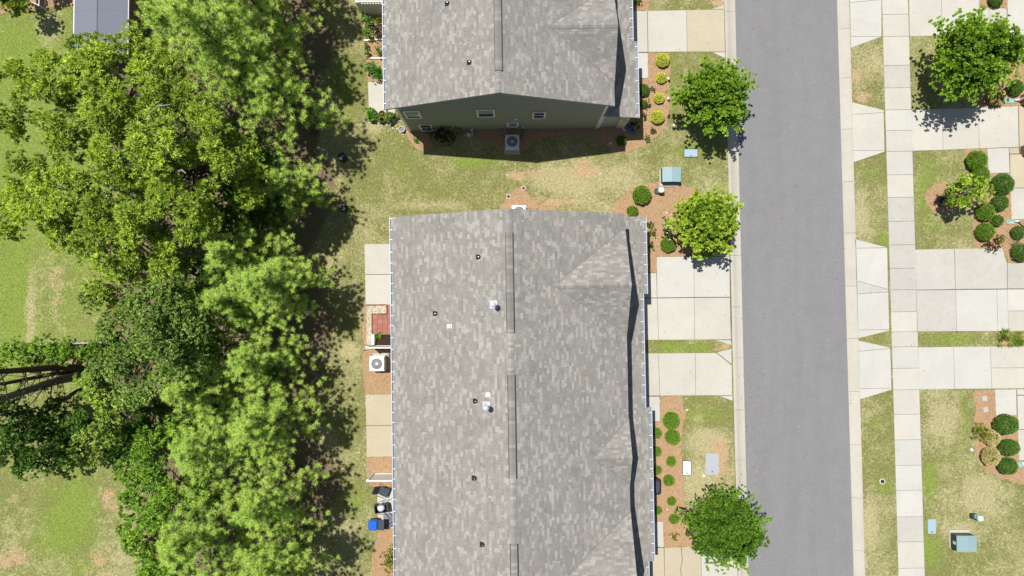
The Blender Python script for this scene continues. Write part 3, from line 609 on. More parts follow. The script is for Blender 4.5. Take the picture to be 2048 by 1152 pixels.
def pipe_boot(par, off, px, py, plane, kind='boot'):
    z = 7.; 
    for _ in range(5): q = L(P(px, py, z)); z = plane(q.x, q.y)
    x, y = q.x-off[0], q.y-off[1]; sl = math.atan((plane(q.x+1, q.y)-plane(q.x, q.y)))
    T = Matrix.Translation((x, y, z+.012)) @ Matrix.Rotation(-sl, 4, 'Y')
    if kind == 'boot':
        m = MB(); m.box(-.15, .02, -.13, .13, 0, .012, T); m.lathe([(.13, 0), (.13, .012)], 16); 
        n0 = len(m.v)-32
        for i in range(n0, len(m.v)): m.v[i] = tuple(T @ Vector(m.v[i]))
        o = m.build('pipe_flashing', RUB, par, local=True)
        m = MB(); m.lathe([(.07, 0), (.045, .09), (.04, .10)], 14, (x, y, z+.015), cap=False); m.tube([(x, y, z), (x, y, z+.17)], .036, 12); m.build('vent_pipe', DKM, o, local=True)
        m = MB(); m.lathe([(.024, .0), (.024, .004)], 10, (x, y, z+.1715)); m.build('pipe_mouth', GALV, o, local=True)
    elif kind == 'flue':
        m = MB(); m.box(-.22, .2, -.2, .2, 0, .008, T); o = m.build('flue_flashing', CHIMCAP, par, local=True)
        m = MB(); m.smooth = True; m.lathe([(.16, 0), (.11, .08), (.085, .12), (.085, .85)], 18, (x, y, z), cap=False); m.build('flue_pipe', CHIMCAP, o, local=True)
        m = MB(); m.lathe([(.085, .83), (.15, .86), (.15, .97), (.07, 1.04), (.01, 1.05)], 18, (x, y, z)); m.build('flue_cap', CHIMCAP, o, local=True)
    else:
        m = MB(); m.box(-.13, .13, -.12, .12, 0, .008, T); o = m.build('vent_flashing', WHITE, par, local=True)
        m = MB(); m.bbox(-.10, .09, -.09, .09, .01, .13, .02, T); m.build('vent_hood', WHITE, o, local=True)
def house(name, label, y0, y1, xw, xr, xe, gables, steps, xwall_e, ylow0, ylow1, vents, south_wall):
    cy = (y0+y1)/2; cx = xr; off = (cx, cy); o = root(name, label, 'house', W(cx, cy, 0), rot=HA)
    rf = Roof(); pw, pe = main_roof(rf, xw, xr, xe, y0, y1, gables, None)
    # lower roof: sections (ya, yb, xout)
    xi = xe-.32; zg = 2.72; sl = .20
    for ya, yb, xo in steps:
        pl = lambda x, y: zg+sl*(7.93-x)
        rf.face([ccw([(xi, ya), (xo-.11, ya), (xo-.11, yb), (xi, yb)])], pl, (-1, 0), sl)
    rf.build(o, off)
    g = gutter(o, off, (xw+.02, y0), (xw+.02, y1), (-1, 0), ZE+.0)
    gb = sorted(gables); 
    pl0 = lambda x: zg+sl*(7.93-x)
    for ya, yb, xo in steps: gutter(o, off, (xo-.13, yb), (xo-.13, ya), (1, 0), pl0(xo-.13)+.0)
    # drip edge / fascia / soffit
    for yy_ in (y0, y1):
        s_ = -1 if yy_ == y0 else 1
        for xa, za, xb, zb in ((xw, ZE, xr, ZRG), (xr, ZRG, xe, ZE)):
            q = [(xa-cx, yy_-cy, za), (xb-cx, yy_-cy, zb)]; a_, b_ = Vector(q[0]), Vector(q[1]); m = MB(); dn = Vector((0, 0, -.17)); t_ = Vector((0, -s_*.03, 0)); u_ = Vector((0, 0, -.006))
            m.add([a_+u_, b_+u_, b_+dn, a_+dn, a_+u_+t_, b_+u_+t_, b_+dn+t_, a_+dn+t_], [(0,1,2,3),(7,6,5,4),(0,4,5,1),(3,2,6,7),(0,3,7,4),(1,5,6,2)]); m.build('rake_board', GRAYSD, o, local=True)
    m = MB(); m.box(xe-cx-.03, xe-cx-.004, y0-cy+.03, y1-cy-.03, ZE-.17, ZE-.01); m.build('fascia', WHITE, o, local=True); m = MB(); m.box(xw-cx+.004, xw-cx+.02, y0-cy+.03, y1-cy-.03, ZE-.17, ZE-.02); m.build('fascia', WHITE, o, local=True)
    # walls
    yw0, yw1 = y0+.19, y1-.19; xww = xw+.48; xe_ = xwall_e
    m = MB(); zt = ZE-.04
    prof = [(xww, 0), (xe_, 0), (xe_, pe(xe_, 0)-.05), (xr, ZRG-.06), (xww, pw(xww, 0)-.05)]
    n = len(prof); m.add([(p[0]-cx, yw0-cy, p[1]) for p in prof]+[(p[0]-cx, yw1-cy, p[1]) for p in prof], [tuple(range(n)), tuple(reversed(range(n, 2*n)))]+[(i, n+i, n+(i+1) % n, (i+1) % n) for i in range(n) if i not in (2, 3)])
    m.build('wall', OLIVE, o, local=True)
    # gable walls of cross gables
    for yc, h, xj, hn in gb:
        zj = pe(xj, 0); m = MB(); xx = xe-cx-.05
        m.add([(xx, max(yc-h, y0)-cy, ZE-.02), (xx, min(yc+hn, y1)-cy, ZE-.02), (xx, min(yc, y1)-cy, zj-.03), (xx-.05, max(yc-h, y0)-cy, ZE-.02), (xx-.05, min(yc+hn, y1)-cy, ZE-.02), (xx-.05, min(yc, y1)-cy, zj-.03)], [(0,1,2),(5,4,3),(0,2,5,3),(1,4,5,2)])
        m.build('gable_wall', OLIVE, o, local=True)
    # lower storey front
    m = MB(); xl = 7.05 if name != 'x' else 7
    m.box(xe_-cx, xl-cx, ylow0-cy+.18, ylow1-cy-.18, 0, pl0(xl)-.05); m.build('lower_wall', GRAYSD, o, local=True)
    # siding laps on the visible side
    if south_wall:
        m = MB(); z = .2; yb_ = yw0-cy
        while z < ZRG-.2:
            z1 = z+.178
            if z < ZE-.1: a_, b_ = xww, xe_
            else: k_ = (z1-ZE+.12)/(ZRG-ZE); a_, b_ = xw+(xr-xw)*k_, xe+(xr-xe)*k_
            a_ = max(a_, xww); b_ = min(b_, xe_)
            if b_-a_ > .1: m.add([(a_-cx, yb_-.026, z), (b_-cx, yb_-.026, z), (b_-cx, yb_-.008, z1), (a_-cx, yb_-.008, z1), (a_-cx, yb_, z), (b_-cx, yb_, z)], [(0, 1, 2, 3), (4, 5, 1, 0)])
            z = z1
        m.build('siding', OLIVE, o, local=True, kind='stuff')
        for xx in (xww, xe_):
            m = MB(); s_ = 1 if xx == xww else -1; m.box(min(xx, xx+s_*.13)-cx-.02*(s_ > 0), max(xx, xx+s_*.13)-cx+.02*(s_ < 0), yb_-.045, yb_+.1, .05, ZE-.03); m.build('corner_board', WHITE, o, local=True)
    for px_, py_, k in vents: pipe_boot(o, off, px_, py_, pw, k)
    return o, off, pw, pe
Hk = {}
xB = L(P(1287.5, 600, 2.8)).x; xC = L(P(1304.5, 850, 2.75)).x; xD = L(P(1298.5, 1140, 2.8)).x
yAB = L(P(1290, 587.5, 2.8)).y; yBC = L(P(1295, 815, 2.8)).y; yCD = L(P(1300, 1123, 2.8)).y
def ly(px, py, z): return L(P(px, py, z)).y
def lx(px, py, z): return L(P(px, py, z)).x
g2 = [(ly(1180, 571, 7.), 2.6, lx(1108, 573, 7.15), 3.2), (ly(1220, 916, 6.3), 1.60, lx(1186, 916, 6.35), 1.95), (ly(1200, 1152, 7.)-.35, 2.95, lx(1117, 1152, 7.15), 3.2)]
h2, o2, pw2, pe2 = house('townhouse', 'long townhouse block with grey brown shingle roof and three ridge vents', -19.2, 4.82, -6.50, -.10, 6.22, g2,
    [(-19.2, yCD, xD), (yCD, yBC, xC), (yBC, yAB, xB), (yAB, 4.96, 7.95)], 5.95, -19.2, 4.96,
    [(957,514,'boot'),(871,627,'boot'),(951,802,'boot'),(949,956,'boot'),(965,1089,'boot'),(987,609,'flue'),(973,811,'flue'),(899,653,'hood'),(976,790,'hood')], False)
for a_, b_ in ((465, 665), (750, 957), (1089, 1290)):
    ridge_vent(h2, o2, -.10, ly(1016, b_, ZRG), ly(1016, a_, ZRG), ZRG+.02)
y1s = 10.74
g1 = [(ly(1170, 51, 7.), 2.6, lx(1097, 51, 7.1), 2.8), (ly(1170, 51, 7.)+8.6, 2.6, 2.1, 2.6)]
x1a = lx(1266, 60, 2.8); y1st = ly(1270, 83, 2.8); x1b = lx(1278.5, 236, 2.75)
h1, o1, pw1, pe1 = house('townhouse', 'townhouse with olive green side wall and four white windows', y1s, 24.5, -6.76, -.50, 5.80, g1,
    [(10.80, y1st, x1b), (y1st, 24.5, x1a)], 5.52, 10.80, 24.5, [(895,7,'boot'),(939,125,'boot')], True)
ridge_vent(h1, o1, -.50, ly(995, 141, ZRG), 23.5, ZRG+.02)
# windows on the olive wall
yw = y1s+.19-.03
def window(par, off, x0, x1, z0, z1, yq, rows=2):
    cx, cy = off; f = MB(); t_ = .105; A, B, C_, D = x0-cx, x1-cx, yq-cy-.05, yq-cy
    f.box(A, A+t_, C_, D, z0, z1); f.box(B-t_, B, C_, D, z0, z1); f.box(A+t_, B-t_, C_, D, z1-t_, z1); f.box(A+t_, B-t_, C_-.02, D, z0, z0+t_)
    w_ = f.build('window', WHITE, par, local=True)
    s_ = MB(); zm = (z0+z1)/2; s_.box(A+t_, B-t_, C_+.012, D-.002, zm-.03, zm+.03); s_.build('sash_rail', WHITE, w_, local=True)
    for a_, b_, m_ in ((z0+t_, zm-.03, GLASS), (zm+.03, z1-t_, BLIND if rows == 3 else GLASS)):
        g = MB(); g.box(A+t_, B-t_, D-.02, D-.004, a_, b_); g.build('pane', m_, w_, local=True)
def wpos(px, py): q = PY(px, py, yw); l_ = L(q); return l_.x, q.z
for (a_, b_, c_, d_), r_ in (((808, 221, 842, 235.5), 3), ((837, 248, 867.5, 261.5), 2), ((953, 218.5, 990, 233), 3), ((1064.5, 223.5, 1091.5, 236), 2), ((1013.5, 244.5, 1037, 253), 2)):
    xa, zt = wpos((a_+c_)/2, b_); xb, zb = wpos((a_+c_)/2, d_)
    xm = L(PY((a_+c_)/2, (b_+d_)/2, yw)).x; k = ((c_-a_)/32.*(1-(zt+zb)/2/CH))
    if (a_, b_) == (808, 221): k = .93; 
    if (a_, b_) == (837, 248): k = .80
    window(h1, o1, xm-k/2, xm+k/2, zb, zt, yw, r_)
def wallbox(px, py, w_, h_, d_, mat, name):
    x, z = wpos(px, py); m = MB(); m.box(x-w_/2-o1[0], x+w_/2-o1[0], yw-o1[1]-d_, yw-o1[1], z-h_/2, z+h_/2); return m.build(name, mat, h1, local=True)
wallbox(1031.5, 237, .22, .16, .08, WHITE, 'wall_vent'); wallbox(1046, 254, .14, .2, .07, ACW, 'outlet_box'); wallbox(944, 258.5, .14, .14, .12, ACW, 'outlet_box')
# lower porch side: trim, stone corner and downspout
m = MB(); cx, cy = o1
yl = 10.80+.18; m.box(5.55-cx, 7.06-cx, yl-cy-.03, yl-cy-.002, 2.72, 2.86); m.build('trim_board', WHITE, h1, local=True)
m = MB(); m.box(5.54-cx, 5.66-cx, yl-cy-.06, yl-cy-.002, .05, 2.72); m.build('trim_board', WHITE, h1, local=True)
z = .05; k = 0
while z < 2.6:
    for xx in (6.66, 6.86):
        m = MB(); h_ = random.uniform(.14, .22); m.bbox(xx-cx+random.uniform(-.02, .02), xx-cx+.2, yl-cy-.09, yl-cy-.003, z, z+h_-.01, .01); m.build('stone', STONEW, h1, local=True)
    z += .19; k += 1
m = MB(); m.tube([(7.15-cx, yl-cy-.05, 2.6), (7.12-cx, yl-cy-.08, 2.3), (7.12-cx, yl-cy-.08, .12), (7.25-cx, yl-cy-.25, .05)], .05, 8); m.build('downspout', WHITE, h1, local=True)
# far right house: only its porch pillar and rails reach the picture, the rest stands outside the frame
p = P(2075, 205, 0); hr = root('townhouse', 'house edge at the right frame border with brick pillars and white porch trim', 'house', (p.x, p.y, 0))
def pillar(par, px, py, w_, h_):
    q = P(px, py, 0); rows = int(h_/.075)
    for i in range(rows):
        for k_ in range(2):
            m = MB(); s_ = w_/2; z = .03+i*.075
            if i % 2: m.box(q.x-s_+k_*s_, q.x-s_+(k_+1)*s_-.01, q.y-s_, q.y+s_, z, z+.065)
            else: m.box(q.x-s_, q.x+s_, q.y-s_+k_*s_, q.y-s_+(k_+1)*s_-.01, z, z+.065)
            m.build('brick', BRK, par)
    m = MB(); m.box(q.x-w_/2+.012, q.x+w_/2-.012, q.y-w_/2+.012, q.y+w_/2-.012, .02, h_); m.build('mortar', GREYC, par)
    return q
for px_, py_ in ((2050, 201), (2052, 302)):
    q = pillar(hr, px_, py_, .62, 1.9)
qa, qb = P(2046, 200, 0), P(2049, 304, 0)
for q, sy in ((qa, 1), (qb, -1)):
    m = MB(); m.box(q.x-.42, q.x+4, q.y-.2, q.y-.06, 2.55, 2.72); m.box(q.x-.28, q.x-.14, q.y-.2, q.y+3*sy, 2.55, 2.72) if sy > 0 else m.box(q.x-.28, q.x-.14, q.y-3, q.y-.2, 2.55, 2.72); m.build('porch_beam', WHITE, hr)
m = MB(); q = P(2090, 255, 0); q2 = P(2090, -40, 0); m.box(q.x+.6, q.x+8, P(2090, 980, 0).y, q2.y, 0, 2.6); m.build('wall', GRAYSD, hr)
m = MB(); q3 = P(2090, 985, 0); m.add([(q.x+.1, q3.y, 2.7), (q.x+5, q3.y, 4.6), (q.x+5, q2.y, 4.6), (q.x+.1, q2.y, 2.7), (q.x+.1, q3.y, 2.6), (q.x+5, q3.y, 4.5), (q.x+5, q2.y, 4.5), (q.x+.1, q2.y, 2.6)], [(0,1,2,3),(7,6,5,4),(0,3,7,4),(0,4,5,1),(3,2,6,7)]); m.build('roof', SHEDR, hr)
# ------------------------------------------------------------------ foliage
def unit(v): return v/np.maximum(1e-6, np.linalg.norm(v, axis=-1, keepdims=True))
def rdir(n, r_=rng): return unit(r_.normal(size=(n, 3)))
def tufts(pos, axis, n, ln, wd, spread, droop=0., c1=(.1, .2, .03), c2=(.2, .3, .05), cvar=.25, tri=False, tint=None, flat=0.):
    """leaf blades radiating from each tuft; returns corner array and colours"""
    T = len(pos); p = np.repeat(pos, n, 0); a_ = np.repeat(axis, n, 0); N = len(p)
    d = unit(a_+spread*rdir(N)); d[:, 2] -= droop*rng.random(N); d = unit(d)
    if flat: d[:, 2] *= (1-flat); d = unit(d)
    up = rdir(N); up[:, 2] = np.abs(up[:, 2])+1.3
    sd = unit(np.cross(d, up)); l_ = rng.uniform(ln[0], ln[1], (N, 1)); w_ = rng.uniform(wd[0], wd[1], (N, 1))/2
    tk = rng.random((T, 1)) if tint is None else tint[:, None]
    tk = np.repeat(tk, n, 0); k = np.clip(tk*.7+rng.random((N, 1))*.5-.1, 0, 1)
    col = np.array(c1)*(1-k)+np.array(c2)*k; col = col*rng.uniform(1-cvar, 1+cvar, (N, 1))
    if tri:
        V_ = np.stack([p-sd*w_, p+sd*w_, p+d*l_], 1)
    else:
        mid = p+d*l_*.5; tip = p+d*l_; tip[:, 2] -= droop*l_[:, 0]*.3
        V_ = np.stack([p, mid-sd*w_, tip, mid+sd*w_], 1)
    return V_, col
def boughs(lobes, per, br, flat=.75, shell=(.55, 1.)):
    """sub-clump centres inside world lobes (x,y,z,r)"""
    C_, Rr = [], []
    for x, y, z, r_ in lobes:
        n = max(3, int(per*r_*r_)); d = rdir(n); d[:, 2] = np.where(d[:, 2] < -.35, -d[:, 2], d[:, 2])
        q = rng.uniform(*shell, (n, 1)); c = np.array([x, y, z])+d*q*r_*np.array([1, 1, flat])*.85
        C_.append(c); Rr.append(rng.uniform(br[0], br[1], n))
    return np.concatenate(C_), np.concatenate(Rr)
def leaf_cloud(C_, Rr, dens, **kw):
    n = np.maximum(3, (dens*Rr*Rr).astype(int)); idx_ = np.repeat(np.arange(len(C_)), n)
    d = rdir(len(idx_)); d[:, 2] = np.where(d[:, 2] < -.25, -d[:, 2]*.6, d[:, 2]); d = unit(d)
    pos = C_[idx_]+d*(Rr[idx_]*rng.uniform(.55, 1., len(idx_)))[:, None]*np.array([1, 1, .7])
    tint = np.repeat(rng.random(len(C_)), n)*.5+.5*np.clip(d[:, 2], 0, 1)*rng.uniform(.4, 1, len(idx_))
    ax = unit(d+np.array([0, 0, .5])); return tufts(pos, ax, tint=tint, **kw)
def wlobe(px, py, z, rpx): p = P(px, py, z); return (p.x, p.y, z, rpx*pxm(px, py, z))
def limb_mesh(base, tips, r0, h0, r_=random):
    m = MB(); b = Vector(base); n = len(tips)
    top = Vector((sum(t[0] for t in tips)/n, sum(t[1] for t in tips)/n, max(t[2] for t in tips)*.9))
    f = b.lerp(top, .0)+Vector((0, 0, h0)); f.x += (top.x-b.x)*.3; f.y += (top.y-b.y)*.3
    m.tube([b, b.lerp(f, .5)+Vector((r_.uniform(-.1, .1), r_.uniform(-.1, .1), 0)), f, f.lerp(top, .5)+Vector((r_.uniform(-.3, .3), r_.uniform(-.3, .3), 0)), top], [r0*1.25, r0, r0*.8, r0*.45, r0*.12], 8)
    for t in tips:
        t = Vector(t); k = r_.uniform(0, .6); s_ = f.lerp(top, k) if k > .1 else f
        mid = s_.lerp(t, .5)+Vector((r_.uniform(-.3, .3), r_.uniform(-.3, .3), r_.uniform(.0, .5)))
        m.tube([s_, mid, t], [r0*.22, r0*.12, r0*.03], 5, cap=False)
    return m
def make_tree(name, label, base, lobes, style, group=None, r0=.2, h0=2., per=5., br=(.4, .62), lai=3.4, bark=None, cat='tree', limbs=26, under=1.3, shoots=None, **kw):
    b = P(base[0], base[1], 0); o = root(name, label, cat, (b.x, b.y, 0), group); kw.pop('dens', 0); style = dict(style)
    flat = kw.pop('flat', .75); shell = kw.pop('shell', (.5, 1.)); la = .25*(style['ln'][0]+style['ln'][1])*.5*(style['wd'][0]+style['wd'][1])*style['n']
    Vs, cs = [], []; allC = []
    lobes = [(x, y, z+random.uniform(-.6, .6)*(r_ > .8), r_) for x, y, z, r_ in lobes]
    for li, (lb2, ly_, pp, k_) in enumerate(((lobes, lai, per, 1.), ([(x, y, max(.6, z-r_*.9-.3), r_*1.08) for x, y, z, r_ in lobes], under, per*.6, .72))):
        if ly_ <= 0: continue
        for x, y, z, r_ in lb2:
            C_, Rr = boughs([(x, y, z, r_)], pp, br, flat, shell)
            if li == 0: allC.append(C_)
            n = max(2, int(ly_*math.pi*r_*r_/la/len(C_))); idx_ = np.repeat(np.arange(len(C_)), n)
            d = rdir(len(idx_)); d[:, 2] = np.where(d[:, 2] < -.25, -d[:, 2]*.6, d[:, 2]); d = unit(d)
            pos = C_[idx_]+d*(Rr[idx_]*rng.uniform(.45, 1., len(idx_)))[:, None]*np.array([1, 1, .7]); pos[:, 2] = np.maximum(pos[:, 2], .1)
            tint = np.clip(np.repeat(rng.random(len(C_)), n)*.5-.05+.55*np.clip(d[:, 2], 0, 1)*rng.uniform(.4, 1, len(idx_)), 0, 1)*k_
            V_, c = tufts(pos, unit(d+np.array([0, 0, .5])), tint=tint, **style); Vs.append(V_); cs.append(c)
    if shoots:
        cx, cy, cz, R_, ns = shoots; d = rdir(ns); d[:, 2] = np.abs(d[:, 2])*.9-.12; d = unit(d); nt_ = 9
        az = np.arctan2(d[:, 1], d[:, 0]); rr_ = rng.uniform(.70, 1.14, ns)*(1+.10*np.sin(az*3+cx)+.08*np.sin(az*5+cy)+.06*np.sin(az*9+2*cx)); t_ = np.linspace(.45, 1., nt_); pos = np.array([cx, cy, cz-.35])+(d[:, None, :]*(rr_[:, None]*t_[None, :])[:, :, None]*R_*np.array([1, 1, .8])).reshape(ns, nt_, 3); pos = pos.reshape(-1, 3)+rng.normal(0, .06, (ns*nt_, 3)); ax = unit(np.repeat(d, nt_, 0)+np.array([0, 0, .25]))
        st2 = {**style, 'spread': .8, 'n': 8}; V_, c = tufts(pos, ax, tint=np.clip(np.tile(t_**1.6, ns)*.95+rng.normal(0, .12, ns*nt_), 0, 1), **st2); Vs.append(V_); cs.append(c)
    V_ = np.concatenate(Vs); c = np.concatenate(cs); C_ = np.concatenate(allC); off = np.array([b.x, b.y, 0])
    sel = list(range(len(C_))); random.Random(5).shuffle(sel); m = limb_mesh((b.x, b.y, -.05), [tuple(C_[i]-np.array([0, 0, .25])) for i in sel[:limbs]], r0, h0)
    m.build('trunk', bark or BARK, o); mobj('crown', np_mesh('crown', (V_-off).reshape(-1, 3), 4, c), LEAF, o)
    return o
G = lambda *c: np.array(lin(*c))
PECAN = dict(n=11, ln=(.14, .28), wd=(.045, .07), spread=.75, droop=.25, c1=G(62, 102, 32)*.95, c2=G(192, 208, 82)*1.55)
SWEET = dict(n=9, ln=(.10, .19), wd=(.07, .12), spread=.9, droop=.1, c1=G(64, 100, 36)*.9, c2=G(172, 194, 100)*1.3)
MAPLE = dict(n=7, ln=(.12, .22), wd=(.08, .14), spread=.7, droop=.1, c1=G(52, 92, 24)*.85, c2=G(150, 184, 58)*1.2)
MAPLEY = dict(n=7, ln=(.12, .21), wd=(.09, .14), spread=.75, droop=.1, c1=G(58, 112, 22)*.75, c2=G(190, 212, 72)*1.1)
ELM = dict(n=8, ln=(.10, .20), wd=(.05, .085), spread=.6, droop=.0, c1=G(42, 84, 22)*.75, c2=G(136, 176, 56)*1.05)
ASHL = dict(n=10, ln=(.14, .26), wd=(.06, .10), spread=.8, droop=.2, c1=G(70, 120, 28)*.9, c2=G(184, 216, 86)*1.12)
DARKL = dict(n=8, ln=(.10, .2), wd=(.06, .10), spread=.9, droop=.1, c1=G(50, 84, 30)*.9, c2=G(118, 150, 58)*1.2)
# the tall mixed wood: broadleaf trees
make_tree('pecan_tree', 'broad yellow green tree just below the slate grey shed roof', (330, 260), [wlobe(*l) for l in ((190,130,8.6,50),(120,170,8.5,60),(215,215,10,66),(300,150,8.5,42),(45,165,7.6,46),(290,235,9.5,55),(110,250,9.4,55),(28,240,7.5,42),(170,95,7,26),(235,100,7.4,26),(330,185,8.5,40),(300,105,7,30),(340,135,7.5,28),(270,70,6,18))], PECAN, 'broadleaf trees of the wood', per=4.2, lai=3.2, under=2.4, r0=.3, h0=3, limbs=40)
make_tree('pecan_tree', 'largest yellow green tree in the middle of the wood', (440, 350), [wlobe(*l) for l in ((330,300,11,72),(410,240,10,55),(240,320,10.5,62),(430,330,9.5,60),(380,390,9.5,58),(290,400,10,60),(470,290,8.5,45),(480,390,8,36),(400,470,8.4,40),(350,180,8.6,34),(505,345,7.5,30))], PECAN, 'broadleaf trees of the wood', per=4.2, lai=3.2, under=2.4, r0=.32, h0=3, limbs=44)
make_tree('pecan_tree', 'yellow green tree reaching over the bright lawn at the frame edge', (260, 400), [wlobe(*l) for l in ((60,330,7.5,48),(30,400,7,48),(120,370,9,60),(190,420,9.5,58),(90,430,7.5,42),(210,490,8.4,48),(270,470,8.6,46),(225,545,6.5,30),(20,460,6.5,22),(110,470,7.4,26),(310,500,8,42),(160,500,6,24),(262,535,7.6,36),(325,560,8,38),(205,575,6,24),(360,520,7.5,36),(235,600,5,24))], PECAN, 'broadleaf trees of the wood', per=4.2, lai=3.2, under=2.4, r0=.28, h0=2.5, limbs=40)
make_tree('sweetgum_tree', 'grey green small leaved tree beside the end of the old wooden fence', (420, 655), [wlobe(*l) for l in ((290,620,9,56),(350,590,8.5,44),(230,650,7.5,40),(310,680,10,62),(250,720,8,50),(370,660,8.5,52),(340,740,8.5,48),(190,600,5.5,24),(400,720,7.5,40),(285,775,7.5,36),(415,610,7,30),(200,740,6.5,30))], SWEET, 'broadleaf trees of the wood', r0=.24, h0=2.6, br=(.4, .7), dens=36, limbs=40)
make_tree('dark_undergrowth_tree', 'deep green shaded tree between the pines and the yellow green trees', (520, 500), [wlobe(*l) for l in ((450,450,5.5,50),(470,520,5,52),(430,560,5,45),(500,420,4.5,40),(520,330,5,40),(560,420,4,34),(470,600,4.5,40),(450,380,5,34),(350,795,3.6,32),(385,760,4,34),(410,810,4,34),(420,690,4,34),(370,830,3.2,28),(390,610,4,36))], DARKL, 'broadleaf trees of the wood', r0=.16, h0=1.6, limbs=24)
make_tree('black_locust_tree', 'bright fresh green tree at the left foot of the lower pines', (370, 940), [wlobe(*l) for l in ((290,930,5.5,44),(300,880,5.4,34),(270,975,4.8,34),(310,990,6,40),(330,1030,6,44),(290,1060,5.4,40),(300,1110,5.6,44),(325,1145,5.8,44),(345,860,5.2,26),(280,1010,5,30),(370,900,5.5,30),(350,1090,6.2,36),(385,960,5,30),(392,1015,5,30),(385,890,5,28),(360,1140,5.4,30),(400,1080,5,28))], ASHL, 'broadleaf trees of the wood', r0=.16, h0=1.6, br=(.4, .65), dens=34, limbs=32)
make_tree('vine_covered_tree', 'pale green vine draped tree hanging over the dark hollow', (300, 790), [wlobe(*l) for l in ((205,790,6.5,34),(225,830,6.2,30),(180,760,6.6,30),(200,860,5.5,22),(240,790,6.8,32),(165,870,4.5,18),(150,900,4,16),(190,900,4.4,14),(183,930,3.6,12),(220,870,5,20),(140,925,3.2,14))], {**SWEET, 'c1': G(84, 120, 38)*.9, 'c2': G(190, 210, 100)*1.4}, 'broadleaf trees of the wood', r0=.15, h0=2, per=7, br=(.3, .5), dens=46, limbs=24)
make_tree('dark_undergrowth_tree', 'dark shaded thicket below the bare leaning trunks', (160, 860), [wlobe(*l) for l in ((30,850,4.5,44),(90,860,4,44),(60,900,3.6,40),(120,900,3.4,36),(20,910,3.4,34),(150,850,3.6,34),(250,880,3,38),(290,850,3,40),(230,920,2.6,30),(310,820,3.4,34),(10,800,5,30),(110,820,3,22),(60,935,2.6,22),(100,930,2.6,18))], {**DARKL, 'c2': G(120, 160, 66)*1.1}, 'broadleaf trees of the wood', r0=.14, h0=1.2, br=(.35, .6), dens=26, limbs=24)
make_tree('privet_thicket', 'leafy green hedge thicket along the old wooden fence', (130, 705), [wlobe(*l) for l in ((20,705,2.2,20),(55,708,2.3,20),(85,690,2.4,20),(110,700,2.4,24),(140,708,2.2,20),(170,703,2.2,18),(200,700,2.2,18),(5,725,2,14),(60,720,1.8,16),(100,722,1.6,12),(235,700,2.4,18),(30,690,2,12))], {**ASHL, 'ln': (.1, .2), 'wd': (.06, .1)}, None, r0=.05, h0=.6, per=8, br=(.25, .4), dens=60, cat='hedge', limbs=24)
make_tree('sapling_with_shade_lobes', 'small leafy sapling in the top left corner by the wire fence with added shade lobes', (60, 22), [wlobe(*l) for l in ((15,-5,2.6,18),(28,8,2.4,10),(48,8,2.2,9),(0,-20,3,20),(10,12,2.2,8),(-60,-58,3,26),(-15,-62,3,24),(30,-64,3,22),(70,-66,3,20))], {**MAPLEY, 'n': 6}, None, r0=.05, h0=.8, per=8, br=(.2, .35), dens=50, limbs=12)  # last four lobes are unseen, added only to throw shade on the corner
ul = []
for iy in range(-2, 25):
    for ix in range(0, 9):
        ux, uy = 262+ix*40+random.uniform(-18, 18), iy*50+random.uniform(-20, 20)
        if ux > 590 or (uy > 760 and ux < 400) or (ux < 340 and uy < 140) or (ux < 300 and uy > 520): continue
        q = P(ux, uy, 0); ul.append((q.x, q.y, random.uniform(1.4, 3.2), random.uniform(.8, 1.2)))
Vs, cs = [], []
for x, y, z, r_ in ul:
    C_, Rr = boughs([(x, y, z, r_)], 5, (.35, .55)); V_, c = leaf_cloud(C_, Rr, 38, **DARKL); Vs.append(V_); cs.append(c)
mobj('undergrowth', np_mesh('undergrowth', np.concatenate(Vs).reshape(-1, 3), 4, np.concatenate(cs)), LEAF, kind='stuff', label='dense dark green undergrowth below the trees of the wood')
